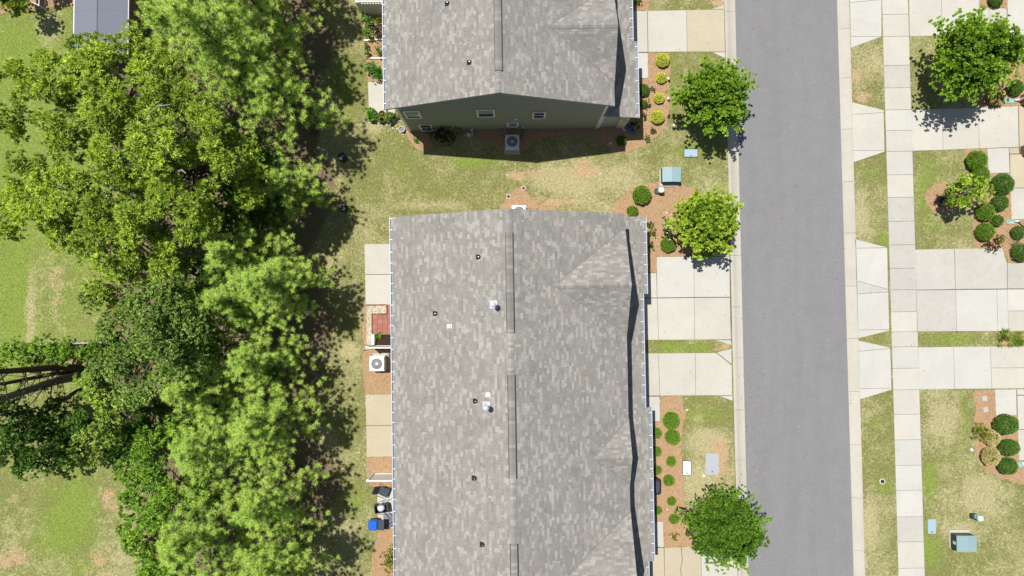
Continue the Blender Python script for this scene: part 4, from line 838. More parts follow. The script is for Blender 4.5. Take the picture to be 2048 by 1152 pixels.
# ---- pines
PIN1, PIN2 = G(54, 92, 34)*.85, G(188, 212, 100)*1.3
def pine(label, gx, gy, zt, Rm, puffs=300, bare=.18, dark=0., seed=1, low=.22):
    b = P(gx, gy, 0); o = root('pine_tree', label, 'pine tree', (b.x, b.y, 0), 'pine trees along the back gardens'); r_ = np.random.default_rng(seed); rr = random.Random(seed)
    lean = Vector((rr.uniform(-.3, .3), rr.uniform(-.3, .3), 0)); m = MB()
    ax = lambda t: Vector((b.x, b.y, 0))+lean*t+Vector((0, 0, zt*t))
    m.tube([ax(0)-Vector((0, 0, .1)), ax(.25), ax(.5), ax(.75), ax(.98)], [.17, .14, .10, .06, .02], 8)
    pos, tin = [], []
    puffs = int(puffs*1.35); nb = max(10, puffs//8); ang = rr.uniform(0, 6)
    for i in range(nb):
        t = low+(1-low)*((i+.5)/nb)**.9; Rt = Rm*(1-((t-low)/(1-low))**1.5)*.92+.25; Rt *= rr.uniform(.72, 1.12); ang += 2.399+rr.uniform(-.5, .5)
        d = Vector((math.cos(ang), math.sin(ang), .18+.5*t)); s_ = ax(t*.97); e = s_+d*Rt; mid = s_.lerp(e, .5)-Vector((0, 0, .12*Rt))
        m.tube([s_, mid, e], [.045*(1.3-t), .03*(1.3-t), .008], 5, cap=False)
        k = max(3, int(8*Rt/Rm*1.3))
        for j in range(k):
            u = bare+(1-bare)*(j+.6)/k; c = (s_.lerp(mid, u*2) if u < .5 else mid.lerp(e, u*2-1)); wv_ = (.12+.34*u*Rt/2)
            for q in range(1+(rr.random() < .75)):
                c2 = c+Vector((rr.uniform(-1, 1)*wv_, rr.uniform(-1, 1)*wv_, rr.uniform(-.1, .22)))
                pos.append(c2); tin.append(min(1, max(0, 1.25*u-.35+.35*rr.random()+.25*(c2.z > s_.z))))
                if rr.random() < .25: m.tube([c, c2], [.012, .006], 4, cap=False)
    pos.append(ax(1.0)); tin.append(1)
    pos = np.array([tuple(p) for p in pos]); n = len(pos); axis = unit(np.array([0, 0, .55])+r_.normal(size=(n, 3))*.25)
    k_ = 1-dark*.5
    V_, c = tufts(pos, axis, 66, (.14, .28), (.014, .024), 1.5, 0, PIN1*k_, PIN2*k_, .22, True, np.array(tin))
    m.build('trunk', BARK, o); mobj('crown', np_mesh('crown', (V_-np.array([b.x, b.y, 0])).reshape(-1, 3), 3, c), NEEDLE, o)
    return o
PL = [('pine with the fullest crown left of the bare back patio',618,575,10,2.75,420),('dark pine beside the two black boxes on the shaded grass',628,400,7.6,2.1,240),('sparse pine with bare forked branches beside the corner of the green sided house',632,262,9.5,2.6,230),
 ('tallest pine of the wood with its trunk line showing toward the shed',572,205,14,3.3,520),('tall pine leaning over the shed corner',520,120,12.5,3.0,420),('pine between the tallest pine and the dark shade by the beds',600,110,12,2.7,360),('bushy pine between the shed wall and the tallest pine',452,150,9.5,2.5,320),('pine in the top wood with its tip outside the frame',560,40,13,3.2,400),('tall pine at the top of the wood behind the dark shade',610,-10,11.5,2.6,300),('pine between the full crown and the air conditioner',575,705,8.6,2.3,260),
 ('pine whose crown hides the foot of the tan patio shade',606,815,9.6,2.75,400),('pine beside the lower end of the tan patio',598,935,9.4,2.5,300),('pine casting the shade opposite the blue grill',612,1050,9.4,2.7,380),('lowest pine at the bottom frame edge right of the wood',600,1165,9.4,2.8,300),
 ('inner pine behind the fresh green tree top',520,850,10.2,2.8,360),('inner pine in the thick of the lower wood',500,985,10.6,2.9,380),('inner pine close to the bottom frame edge',515,1110,10.2,2.8,360),
 ('inner pine between the yellow green trees and the sparse pine',560,190,10.5,2.5,260),('inner pine in the gap above the grey green tree',540,600,8.8,2.4,300),('inner pine left of the fullest crown',555,520,9.4,2.4,300),('inner pine left of the air conditioner beyond the lawn',500,745,9.6,2.6,320),('pine just outside the top frame edge',660,-120,12,2.6,260),('second pine just outside the top frame edge',560,-150,13,3.0,260)]
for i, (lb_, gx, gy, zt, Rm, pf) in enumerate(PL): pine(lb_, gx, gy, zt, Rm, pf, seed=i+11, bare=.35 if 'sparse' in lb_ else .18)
# bare trunks at the left edge, crowns outside the frame
for lb_, a_, b_, r0 in (('straight dark trunk of a tall pine just below the hedge thicket', (160, 737), 0, .2), ('thick grey leaning trunk running to the left frame edge', (158, 752), 1, .24), ('thin dark trunk between two thicker bare trunks', (150, 745), 2, .13), ('slender branching trunk lowest of the bare trunks', (182, 768), 3, .12)):
    b = P(*a_, 0); o = root('tall_bare_tree', lb_, 'tree', (b.x, b.y, 0), 'bare trunks at the left edge'); rr = random.Random(b_+40)
    tp = [P(-60, 741, 9.5), P(-70, 815, 9.5), P(-50, 772, 8.), P(40, 850, 5.5)][b_]; m = MB(); A = Vector((b.x, b.y, -.05)); mid = A.lerp(tp, .5)
    m.tube([A, A.lerp(tp, .25)+Vector((.05, .1, 0)), mid, A.lerp(tp, .75)+Vector((0, -.08, 0)), tp], [r0*1.2, r0, r0*.85, r0*.7, r0*.5], 9)
    tips = []
    for k in range(16):
        s_ = A.lerp(tp, rr.uniform(.25, .95)); e = s_+Vector((rr.uniform(-1.2, .8), rr.uniform(-1.9, .6 if b_ else .3), rr.uniform(.1, 1.2))); q = s_.lerp(e, .5)+Vector((0, 0, -.15)); m.tube([s_, q, e], [r0*.22, r0*.13, .01], 5, cap=False); tips.append(e)
        for _ in range(2): e2 = q+Vector((rr.uniform(-.8, .5), rr.uniform(-.9, .3), rr.uniform(-.1, .5))); m.tube([q, e2], [r0*.08, .006], 4, cap=False)
    m.build('trunk', BARKG if b_ in (1,) else BARK, o)
    C_ = np.array([tuple(tp+Vector((rr.gauss(-1., 1.2), rr.gauss(0, 1.3), rr.uniform(.3, 2.5)))) for _ in range(26)]+[tuple(t) for t in tips[:5]]); V_, c = leaf_cloud(C_, np.array([.55]*26+[.28]*5), 36, **DARKL)
    mobj('crown', np_mesh('crown', (V_-np.array([b.x, b.y, 0])).reshape(-1, 3), 4, c), LEAF, o)
# ---- street trees
def street_tree(label, base, zc, cpx, rpx, style, hgt=.62, seed=0, per=7., dens=44, br=(.26, .42), sparse=None, lai=2.8):
    c = P(cpx[0], cpx[1], zc); r_ = rpx*pxm(0, 0, zc); rr = random.Random(seed); lob = [(c.x, c.y, zc, r_*.55)]
    for k in range(13):
        a_ = k*2*math.pi/13+rr.uniform(-.15, .15); q = rr.uniform(.42, .66); lob.append((c.x+math.cos(a_)*r_*q, c.y+math.sin(a_)*r_*q, zc-.25+rr.uniform(-.4, .3), r_*rr.uniform(.25, .42)))
    for k in range(6):
        a_ = k*2*math.pi/6; lob.append((c.x+math.cos(a_)*r_*.33, c.y+math.sin(a_)*r_*.33, zc+hgt*rr.uniform(.6, 1.), r_*.38))
    if sparse: lob = [(*P(a_, b_, z_)[:2], z_, q*pxm(0, 0, z_)) for a_, b_, z_, q in sparse]
    bp = proj(c.x, c.y) if base is None else base
    return make_tree('street_tree', label, bp, lob, style, 'young street trees', r0=.075, h0=1.3, per=per*1.6, br=br, lai=lai, under=1.2, flat=.8, bark=BARKG, limbs=50, shoots=None if sparse else (c.x, c.y, zc, r_, int(95*r_)))
street_tree('round dark green street tree beside the driveway of the green sided house', None, 3.3, (1431, 192), 73, MAPLE, seed=1)
street_tree('yellow tipped green street tree above the tree shaded driveway', None, 2.9, (1416, 441), 66, MAPLEY, seed=2, per=6)
street_tree('dense spiky street tree overhanging the kerb at the bottom', None, 3.2, (1452, 1054), 77, ELM, seed=3, per=9, dens=44, br=(.2, .34))
street_tree('largest round tree at the top right corner beyond the sidewalk', None, 3.6, (1954, 110), 90, MAPLE, seed=4, per=6.5)
street_tree('small sparse tree growing out of the round straw ring', (1893, 398), 2.3, (1938, 388), 46, {**MAPLEY, 'c2': G(200, 222, 86)*1.3}, seed=5, sparse=((1930,372,2.7,20),(1950,382,2.6,20),(1968,378,2.5,12),(1980,381,2.2,7),(1912,384,2.2,13),(1900,378,2.,8),(1925,395,2.3,18),(1940,402,2.1,12),(1915,408,1.9,9),(1898,400,1.8,8),(1962,366,2.4,12),(1940,362,2.5,12),(1968,396,2.0,8),(1948,365,2.6,8)), per=9, dens=40, br=(.2, .3))
# ---- shrubs
def shrub_mesh(r_, h, style, seed, dens=1100, n=5, lumps=.05):
    rg = np.random.default_rng(seed); N = int(dens*r_*r_*2.2+40); d = unit(rg.normal(size=(N, 3))); d[:, 2] = np.abs(d[:, 2])*rg.choice([1, 1, 1, -.35], N); d = unit(d)
    lb_ = 1+lumps*(np.sin(d[:, 0]*7+seed)+np.sin(d[:, 1]*8+seed*2)+np.sin(d[:, 2]*9))/2
    pos = d*np.array([r_, r_, h*.55])*(lb_*rg.uniform(.86, .97, N))[:, None]+np.array([0, 0, h*.5]); pos[:, 2] = np.maximum(pos[:, 2], .02)
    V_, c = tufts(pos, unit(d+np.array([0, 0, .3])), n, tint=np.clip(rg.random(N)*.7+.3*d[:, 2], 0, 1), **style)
    m = MB(); m.smooth = True; prof = [(r_*.45, .02), (r_*.78, h*.25), (r_*.84, h*.5), (r_*.7, h*.78), (r_*.35, h*.93), (.01, h*.96)]; m.lathe(prof, 14)
    return V_, c, m
BOX = dict(ln=(.04, .08), wd=(.03, .05), spread=.8, c1=G(74, 108, 24)*1.1, c2=G(132, 168, 52)*1.3)
BOXD = dict(ln=(.04, .08), wd=(.03, .05), spread=.8, c1=G(60, 92, 32)*1.1, c2=G(110, 144, 58)*1.3)
LIME = dict(ln=(.06, .11), wd=(.04, .06), spread=.8, c1=G(172, 176, 36)*.95, c2=G(236, 240, 118)*1.1)
BRT = dict(ln=(.04, .08), wd=(.03, .05), spread=.8, c1=G(84, 130, 24)*.95, c2=G(140, 184, 50)*1.05)
CREAMF = dict(ln=(.05, .10), wd=(.05, .08), spread=.8, c1=G(176, 160, 92)*.85, c2=G(246, 236, 170)*.95)
COREM = simple('twig_core', (.09, .13, .035), .95, .05)
PROT = {}
def shrub(label, px, py, rpx, kind='box', group='round clipped shrubs', hk=1.0, sx_=1., name='round_shrub', cat='shrub'):
    st_ = dict(box=BOX, dark=BOXD, lime=LIME, bright=BRT, cream=CREAMF)[kind]; h = rpx/32*1.35*hk; z = h*.55
    c = P(px, py, z); r_ = rpx*pxm(0, 0, z)
    sizes = 'S' if r_ < .36 else 'M'; key = (kind, sizes, random.randrange(3)); r0 = {'S': .3, 'M': .52}[sizes]
    if key not in PROT:
        o = root(name, label, cat, (c.x, c.y, 0), group); V_, cc, m = shrub_mesh(r0, r0*1.35, st_, len(PROT)+1)
        mobj('foliage', np_mesh('foliage', V_.reshape(-1, 3), 4, cc), LEAF, o); m.build('stems', COREM, o, local=True); PROT[key] = o
        o.scale = (r_/r0*sx_, r_/r0, h/(r0*1.35)); o.rotation_euler = (0, 0, 0)
    else:
        o = copy_tree(PROT[key], (c.x, c.y, 0), random.uniform(0, 6) if sx_ == 1 else 0, (r_/r0*sx_, r_/r0, h/(r0*1.35)), label, group)
        o.name = name; o['category'] = cat
    return o
SH = [('lime yellow shrub at the driveway corner, topmost of the lime row',1325,120,13,'lime'),('small lime yellow shrub second in the lime row',1322.5,156,9.5,'lime'),('small lime yellow shrub third in the lime row',1318,196.5,9.5,'lime'),('large lime yellow shrub at the lower end of the lime row',1315,233.5,13,'lime'),
 ('tall dark green shrub half under the top house gutter',1287,180,12,'dark'),('dark shrub in the house shade by the splash block',1243,281,9.5,'dark'),('small green shrub tight under the top house gutter',1287,208,8,'dark'),
 ('large round shrub by the pale green utility post',1283.5,390,18,'box'),('small round shrub off the corner of the long roof',1265,422,10.5,'box'),('round shrub left of the small tree shadow on the drive',1336.5,489,15,'box'),
 ('largest bright round shrub topmost in the tan bed',1342.5,841,16.5,'bright'),('second large bright round shrub in the tan bed',1345,874,15,'bright'),('small round shrub beside the white utility lid',1342,922.5,9.5,'bright'),('round shrub below the white utility lid in the tan bed',1337.5,961,10.5,'bright'),('small round shrub above the white pebble in the tan bed',1343,1002.5,8.3,'bright'),('small round shrub below the white pebble in the tan bed',1347.5,1038,9,'bright'),
 ('half hidden shrub topmost under the long house gutter',1313,866,10,'bright'),('half hidden shrub second under the long house gutter',1313.5,903,9,'bright'),('half hidden shrub just above the black box',1314,940,8.5,'bright'),('half hidden shrub below the black box',1315,1021,8,'bright'),
 ('dark round shrub below the round tree on the right',2031,175,15.5,'dark'),('round shrub cut by the top frame edge',1992,-1,14,'dark'),('large round shrub left of the pale walk slab',1954,321,19.5,'box'),('round shrub behind the small sparse tree',1962,349,16.5,'box'),('large dark round shrub below the pale walk slab',2005.5,368,21,'dark'),('dark round shrub right of the small sparse tree',2000,405,16,'dark'),
 ('green round shrub right of the small tree shadow',1970.5,423.5,17.5,'box'),('small olive shrub left of the teal splash block',1995,441,11,'dark'),('green round shrub above the pink flowers',1970.5,463.5,17.5,'box'),('dark shrub behind the strappy grass at the right edge',2036,465,13,'dark'),('dark round shrub below the strappy grass at the right edge',2042,505,17,'dark'),
 ('largest dark oval shrub below the lower walk slab',2012.5,849,20,'dark',1.15),('middle dark oval shrub of three by the porch slab',2018.5,895,16.5,'dark',1.18),('lowest dark oval shrub of three by the porch slab',2015.5,932,16.5,'dark',1.18),
 ('cream seed covered round shrub lowest in the right bed',1982,913,17.5,'cream'),('cream blossom shrub under the round tree at the driveway',1993,193,17,'cream'),('cream seed covered shrub behind the spiky one',1984,876,15,'cream')]
for s_ in SH: shrub(s_[0], s_[1], s_[2], s_[3], s_[4], sx_=s_[5] if len(s_) > 5 else 1.)
# spiky / flowering / small plants
def plant(label, px, py, z, rpx, n, style, name='leafy_plant', cat='plant', nt=14, group=None, flowers=None, nf=20, elong=(1, 1), parts=True):
    c = P(px, py, z); r_ = rpx*pxm(0, 0, z); o = root(name, label, cat, (c.x, c.y, 0), group); rg = np.random.default_rng(int(px*7+py))
    pos = rg.normal(size=(nt, 3))*np.array([r_*.42*elong[0], r_*.42*elong[1], z*.25])+np.array([0, 0, z*.75]); pos[:, 2] = np.clip(pos[:, 2], .04, None)
    V_, cc = tufts(pos, unit(pos*np.array([1.5/r_, 1.5/r_, .0])+np.array([0, 0, .8])), n, **style); mobj('foliage', np_mesh('foliage', V_.reshape(-1, 3), 4, cc), LEAF, o)
    m = MB()
    for q in pos[:10]: m.tube([(c.x+q[0]*.2, c.y+q[1]*.2, 0), (c.x+q[0], c.y+q[1], q[2])], [.012, .005], 4, cap=False)
    m.build('stems', BARK, o)
    if flowers is not None:
        pf = rg.normal(size=(nf, 3))*np.array([r_*.5*elong[0], r_*.5*elong[1], .03])+np.array([0, 0, z*1.15]); V_, cc = tufts(pf, np.tile([0, 0, 1.], (nf, 1)), 9, (.04, .07), (.04, .06), 1.2, 0, flowers*.8, flowers)
        mobj('blossom', np_mesh('blossom', V_.reshape(-1, 3), 4, cc), PETAL, o)
    return o
LF = lambda a_, b_, l0=.08, l1=.16, w0=.04, w1=.07, sp=.8: dict(ln=(l0, l1), wd=(w0, w1), spread=sp, c1=G(*a_)*.85, c2=G(*b_)*.95)
plant('spiky yellow green shrub in front of the cream one', 1966, 864, .5, 17, 16, LF((96,120,20),(190,200,70),.16,.3,.02,.035), 'spiky_shrub', 'shrub', 34)
plant('daylily clump left one in the lower planting soil', 2013, 677, .3, 15, 26, LF((70,120,24),(180,200,80),.2,.36,.018,.03,1.), 'daylily_clump', 'plant', 16, 'daylily clumps')
plant('daylily clump right one in the lower planting soil', 2038, 677, .3, 15, 26, LF((70,120,24),(180,200,80),.2,.36,.018,.03,1.), 'daylily_clump', 'plant', 16, 'daylily clumps')
plant('strappy silver green grass between two dark shrubs', 2046, 482, .5, 14, 22, LF((110,140,80),(214,224,170),.4,.75,.02,.035,1.), 'ornamental_grass', 'plant', 5)
plant('pink flowering bush at the corner of the stained driveway', 1987, 491, .5, 14, 8, LF((40,60,34),(104,116,50)), 'flowering_bush', 'shrub', 46, None, G(244, 176, 160), 16)
plant('olive leafed low bush beside the pink flowers', 2003, 478, .35, 11, 8, LF((96,110,40),(186,186,90)), 'low_bush', 'shrub', 34)
plant('white flowering hydrangea left of the yellow tipped tree', 1336, 452, 1.0, 14, 8, LF((56,92,30),(120,150,50)), 'hydrangea_bush', 'shrub', 60, None, G(250, 250, 222), 46, (.6, 1.7))
for i, (lb_, px_, py_, r_, a_, b_) in enumerate((('dusky small shrub between two lime shrubs',1303.5,179,6,(50,64,44),(96,108,80)),('small purple leafed sprig beside the gutter shadow',1296,208,6,(56,60,48),(110,140,70)),('tiny green plant near the largest lime shrub',1290,232,5,(50,80,34),(120,150,60)),('tiny plant in the orange straw below the lime shrubs',1307,262,5,(50,90,34),(110,150,60)),('small bright plant at the straw bed edge',1295,276,6,(60,110,34),(150,196,70)),('low plant in shade beside the house corner',1268,250,8,(34,60,30),(60,90,44)),
   ('leafy plant topmost along the long house gutter',1299,450,7,(60,90,40),(120,150,60)),('yellow green plant second along the long house gutter',1304,466,8,(80,110,30),(180,180,70)),('small green plant third along the long house gutter',1303,492,6,(50,80,30),(110,140,50)),('half dry little plant lowest in the tan bed',1349,1074,7,(90,110,30),(170,180,70)),
   ('green tuft by the corner of the top driveway bed',1274,4,9,(60,100,24),(150,180,60)),('bright green weed at the shaded house corner',833,281,6,(40,140,40),(90,190,70)),('grass tuft in the small paver planter',756,672,7,(90,130,20),(180,200,60)))):
    plant(lb_, px_, py_, .25, r_, 7, LF(a_, b_), 'small_plant', 'plant', 12 if r_ < 7 else 20, 'small bedding plants')
plant('bushy dark shrub against the olive side wall', 884, 268, .9, 22, 8, LF((36,62,30),(84,110,56),.1,.2,.05,.08), 'wall_shrub', 'shrub', 110, None, None, 0, (1.5, .8))
plant('bright green leafy bush topmost in the top left garden bed', 731, 40, .8, 9, 9, LF((60,130,30),(140,214,80)), 'garden_bush', 'shrub', 40, 'garden bed bushes')
plant('bright green leafy bush second in the top left garden bed', 733, 62, .8, 9, 9, LF((60,130,30),(140,214,80)), 'garden_bush', 'shrub', 40, 'garden bed bushes')
plant('narrow green bush close to the top house gutter', 743, 42, .6, 6, 8, LF((60,120,30),(130,190,70)), 'garden_bush', 'shrub', 20, 'garden bed bushes')
plant('purple brown leafed bush in the top left garden bed', 754, 62, .6, 11, 8, LF((74,60,54),(132,110,96)), 'garden_bush', 'shrub', 50, 'garden bed bushes')
plant('yellow green herb beside the purple brown bush', 756, 41, .4, 7, 8, LF((110,130,30),(170,180,70)), 'garden_bush', 'shrub', 20, 'garden bed bushes')
plant('flower topped plant beside the white privacy fence', 726, 20, .5, 8, 8, LF((70,110,40),(140,180,80)), 'garden_bush', 'shrub', 20, 'garden bed bushes', G(250, 230, 180), 3)
plant('young leafy plant left in the mulch between edging boards', 732, 92, .3, 7, 7, LF((70,110,44),(140,170,80)), 'garden_bush', 'shrub', 16, 'garden bed bushes')
plant('second young plant left in the mulch between edging boards', 735, 106, .3, 6, 7, LF((70,110,44),(140,170,80)), 'garden_bush', 'shrub', 14, 'garden bed bushes')
plant('tall narrow plant right in the mulch between edging boards', 755, 98, .4, 9, 7, LF((80,120,54),(160,190,96)), 'garden_bush', 'shrub', 26, 'garden bed bushes', None, 0, (.5, 1.5))
plant('large glossy green bush left half above the top patio', 740, 135, .8, 13, 9, LF((40,100,26),(110,190,64)), 'garden_bush', 'shrub', 70, 'garden bed bushes')
plant('large glossy green bush right half above the top patio', 757, 143, .8, 13, 9, LF((40,100,26),(110,190,64)), 'garden_bush', 'shrub', 70, 'garden bed bushes')
plant('yellow green privet bush at the bottom beside the long roof', 777, 1122, 1.3, 18, 9, LF((100,110,24),(190,190,76)), 'garden_bush', 'shrub', 110, 'garden bed bushes', None, 0, (.7, 1.6))
# dead branches showing through the largest yellow green tree
tr = [o for o in COL.objects if o.get('label', '') == 'largest yellow green tree in the middle of the wood'][0]
m = MB(); a_, b_, c_ = P(300, 226, 11.6), P(316, 212, 12.6), P(342, 209, 12.9)
m.tube([a_-Vector((.4, .6, 1.5)), a_, b_], [.05, .04, .03], 6); m.tube([b_, c_], [.035, .012], 6); m.tube([b_, P(326, 206, 12.8)], [.025, .008], 5); m.tube([P(352, 344, 11.5), P(364, 340, 12.1), P(372, 347, 12.2)], [.05, .04, .02], 6)
m.build('dead_branch', simple('dead_wood', (.30, .27, .23), .8), tr)
# fallen leaves and seed litter
k = 620; lx_ = np.concatenate([rng.uniform(0, 1, k)]); sp_ = rng.choice(4, k, p=[.3, .2, .25, .25]); px_ = np.where(sp_ == 0, rng.normal(1500, 14, k), np.where(sp_ == 1, rng.uniform(1480, 1690, k), np.where(sp_ == 2, rng.uniform(1262, 1460, k), rng.uniform(1700, 2040, k)))); py_ = np.where(sp_ == 0, rng.normal(930, 110, k), rng.uniform(0, 1150, k))
Q = np.array([tuple(P(a_, b_, -.093 if 1478+.02*b_ < a_ < 1692 else .036)) for a_, b_ in zip(px_, py_)]); a_ = rng.uniform(0, 6.28, k); sz = rng.uniform(.018, .05, k)
d1 = np.stack([np.cos(a_), np.sin(a_), rng.uniform(0, .3, k)], -1)*sz[:, None]; d2 = np.stack([-np.sin(a_), np.cos(a_), 0*a_], -1)*sz[:, None]*.5
mobj('fallen_leaves', np_mesh('fallen_leaves', np.stack([Q-d1, Q-d2, Q+d1, Q+d2], 1).reshape(-1, 3), 4, np.array([lin(70, 60, 30), lin(60, 40, 34), lin(196, 180, 120), lin(96, 110, 44)])[rng.choice(4, k)]), STRAWM, kind='stuff', label='scattered fallen leaves and seed litter on the paving')
# ------------------------------------------------------------------ fences, shed
def board_fence(label, px0, px1, pytop, zt, south=True, gap_top=False):
    a_, b_ = P(px0, pytop, zt), P(px1, pytop, zt); o = root('privacy_fence', label, 'fence', ((a_.x+b_.x)/2, a_.y, 0), 'white vinyl privacy fences'); y = a_.y
    m = MB(); m.bbox(a_.x, a_.x+.13, y-.065, y+.065, 0, zt+.03, .01); m.add([(a_.x-.02, y-.085, zt+.03), (a_.x+.15, y-.085, zt+.03), (a_.x+.15, y+.085, zt+.03), (a_.x-.02, y+.085, zt+.03), (a_.x+.065, y, zt+.1)], [(3,2,1,0),(0,1,4),(1,2,4),(2,3,4),(3,0,4)]); m.build('post', WHITE, o)
    m = MB(); m.box(a_.x+.13, b_.x, y-.04, y+.04, zt-.08, zt+.02); m.build('top_rail', WHITE, o)
    m = MB(); m.box(a_.x+.13, b_.x, y-.04, y+.04, .06, .17); m.build('bottom_rail', WHITE, o)
    x = a_.x+.13; hi = zt-.08 if not gap_top else zt-.36
    while x < b_.x-.02:
        m = MB(); x2 = min(b_.x, x+.148); m.box(x+.003, x2, y-.014, y+.014, .17, hi); m.build('board', WHITE, o); x += .15
    if gap_top:
        m = MB(); m.box(a_.x+.13, b_.x, y-.04, y+.04, hi, hi+.06); m.build('mid_rail', WHITE, o); x = a_.x+.2
        while x < b_.x: m = MB(); m.box(x, x+.08, y-.012, y+.012, hi+.06, zt-.08); m.build('picket', WHITE, o); x += .17
board_fence('white privacy fence with picket top at the top left house', 711, 800, 3, 1.8, gap_top=True)
board_fence('white privacy fence right below the planter and pavers', 732, 812, 695.5, 1.75)
board_fence('white privacy fence above the furnished patio', 733, 812, 961.5, 1.75)
# wooden fence at the left
a_, b_ = P(-20, 691, 1.5), P(218, 683, 1.5); o = root('wooden_fence', 'weathered old wooden fence above the hedge thicket', 'fence', ((a_.x+b_.x)/2, (a_.y+b_.y)/2, 0)); rr = random.Random(2)
n = int((b_-a_).length/.14)
for i in range(n):
    p, q = a_.lerp(b_, i/n), a_.lerp(b_, (i+.92)/n); zt = 1.5+rr.uniform(-.05, .05); m = MB(); dy = rr.uniform(-.02, .02)
    m.add([(p.x, p.y-.012+dy, .02), (q.x, q.y-.012+dy, .02), (q.x, q.y+.012+dy, .02), (p.x, p.y+.012+dy, .02), (p.x, p.y-.012+dy, zt), (q.x, q.y-.012+dy, zt), (q.x, q.y+.012+dy, zt), (p.x, p.y+.012+dy, zt)], [(0,1,5,4),(1,2,6,5),(2,3,7,6),(3,0,4,7),(4,5,6,7)]); m.build('plank', WOODW, o)
for z_ in (.4, 1.42):
    m = MB(); m.tube([a_.lerp(b_, 0)+Vector((0, -.05, z_-1.5)), b_+Vector((0, -.05, z_-1.5))], .045, 4); m.build('rail', WOODW, o)
# wire fence top left
o = root('wire_fence', 'thin metal rail fence in the top left corner', 'fence', P(78, 14, 0)); m = MB(); q = P(78, 11, 1.1)
m.tube([q, P(42, -6, 1.1)], .025, 6); m.build('rail', GALV, o); m = MB(); m.tube([q, P(79, -30, 1.1)], .025, 6); m.build('rail', GALV, o); m = MB(); m.tube([(q.x, q.y, 0), (q.x, q.y, 1.15)], .035, 8); m.build('post', GALV, o)
for p_ in ((42, -6), (79, -30)):
    q2 = P(*p_, 1.1); m = MB()
    for k in range(14): t = k/14; r_ = q.lerp(q2, t); m.tube([(r_.x, r_.y, .05), (r_.x, r_.y, 1.1)], .004, 3)
    m.build('wire_mesh', DKM, o, kind='stuff')
# shed
zt = 2.0; A_ = P(146, -60, zt); B_ = P(259, -60, zt); C2 = P(253.5, 108, zt); D_ = P(151.5, 108, zt); cx_ = (A_.x+B_.x+C2.x+D_.x)/4
o = root('garden_shed', 'slate grey roofed garden shed partly under the yellow green tree', 'shed', (cx_, (A_.y+D_.y)/2, 0))
xw_, xe_, yn_, ys_ = (A_.x+D_.x)/2, (B_.x+C2.x)/2, A_.y, D_.y; xm_ = (xw_+xe_)/2
nrow = 9
for side, (xa, xb) in enumerate(((xw_, xm_), (xm_, xe_))):
    for k, (ya_, yb_) in enumerate(((yn_, (yn_+ys_)/2+.003), ((yn_+ys_)/2-.003, ys_))):
        m = MB(); za, zb = (zt, zt+.42) if side == 0 else (zt+.42, zt)
        m.add([(xa+.004, yb_, za), (xb-.004, yb_, zb), (xb-.004, ya_, zb), (xa+.004, ya_, za), (xa+.004, yb_, za-.03), (xb-.004, yb_, zb-.03), (xb-.004, ya_, zb-.03), (xa+.004, ya_, za-.03)], [(0,1,2,3),(7,6,5,4),(0,4,5,1),(1,5,6,2),(2,6,7,3),(3,7,4,0)]); m.build('roof_panel', SHEDR, o)
m = MB(); m.tube([(xm_, yn_, zt+.425), (xm_, ys_, zt+.425)], .03, 6); m.build('ridge_strip', SHEDR, o)
for xx in (xw_, xe_):
    m = MB(); m.box(xx-.05 if xx == xw_ else xx, xx if xx == xw_ else xx+.03, ys_, yn_, zt-.1, zt+.004); m.build('drip_edge', WHITE, o)
m = MB(); m.box(xw_+.2, xe_-.2, ys_+.2, yn_-.2, 0, zt-.03); m.build('wall', simple('shed_wall', (.16, .13, .10), .8), o)
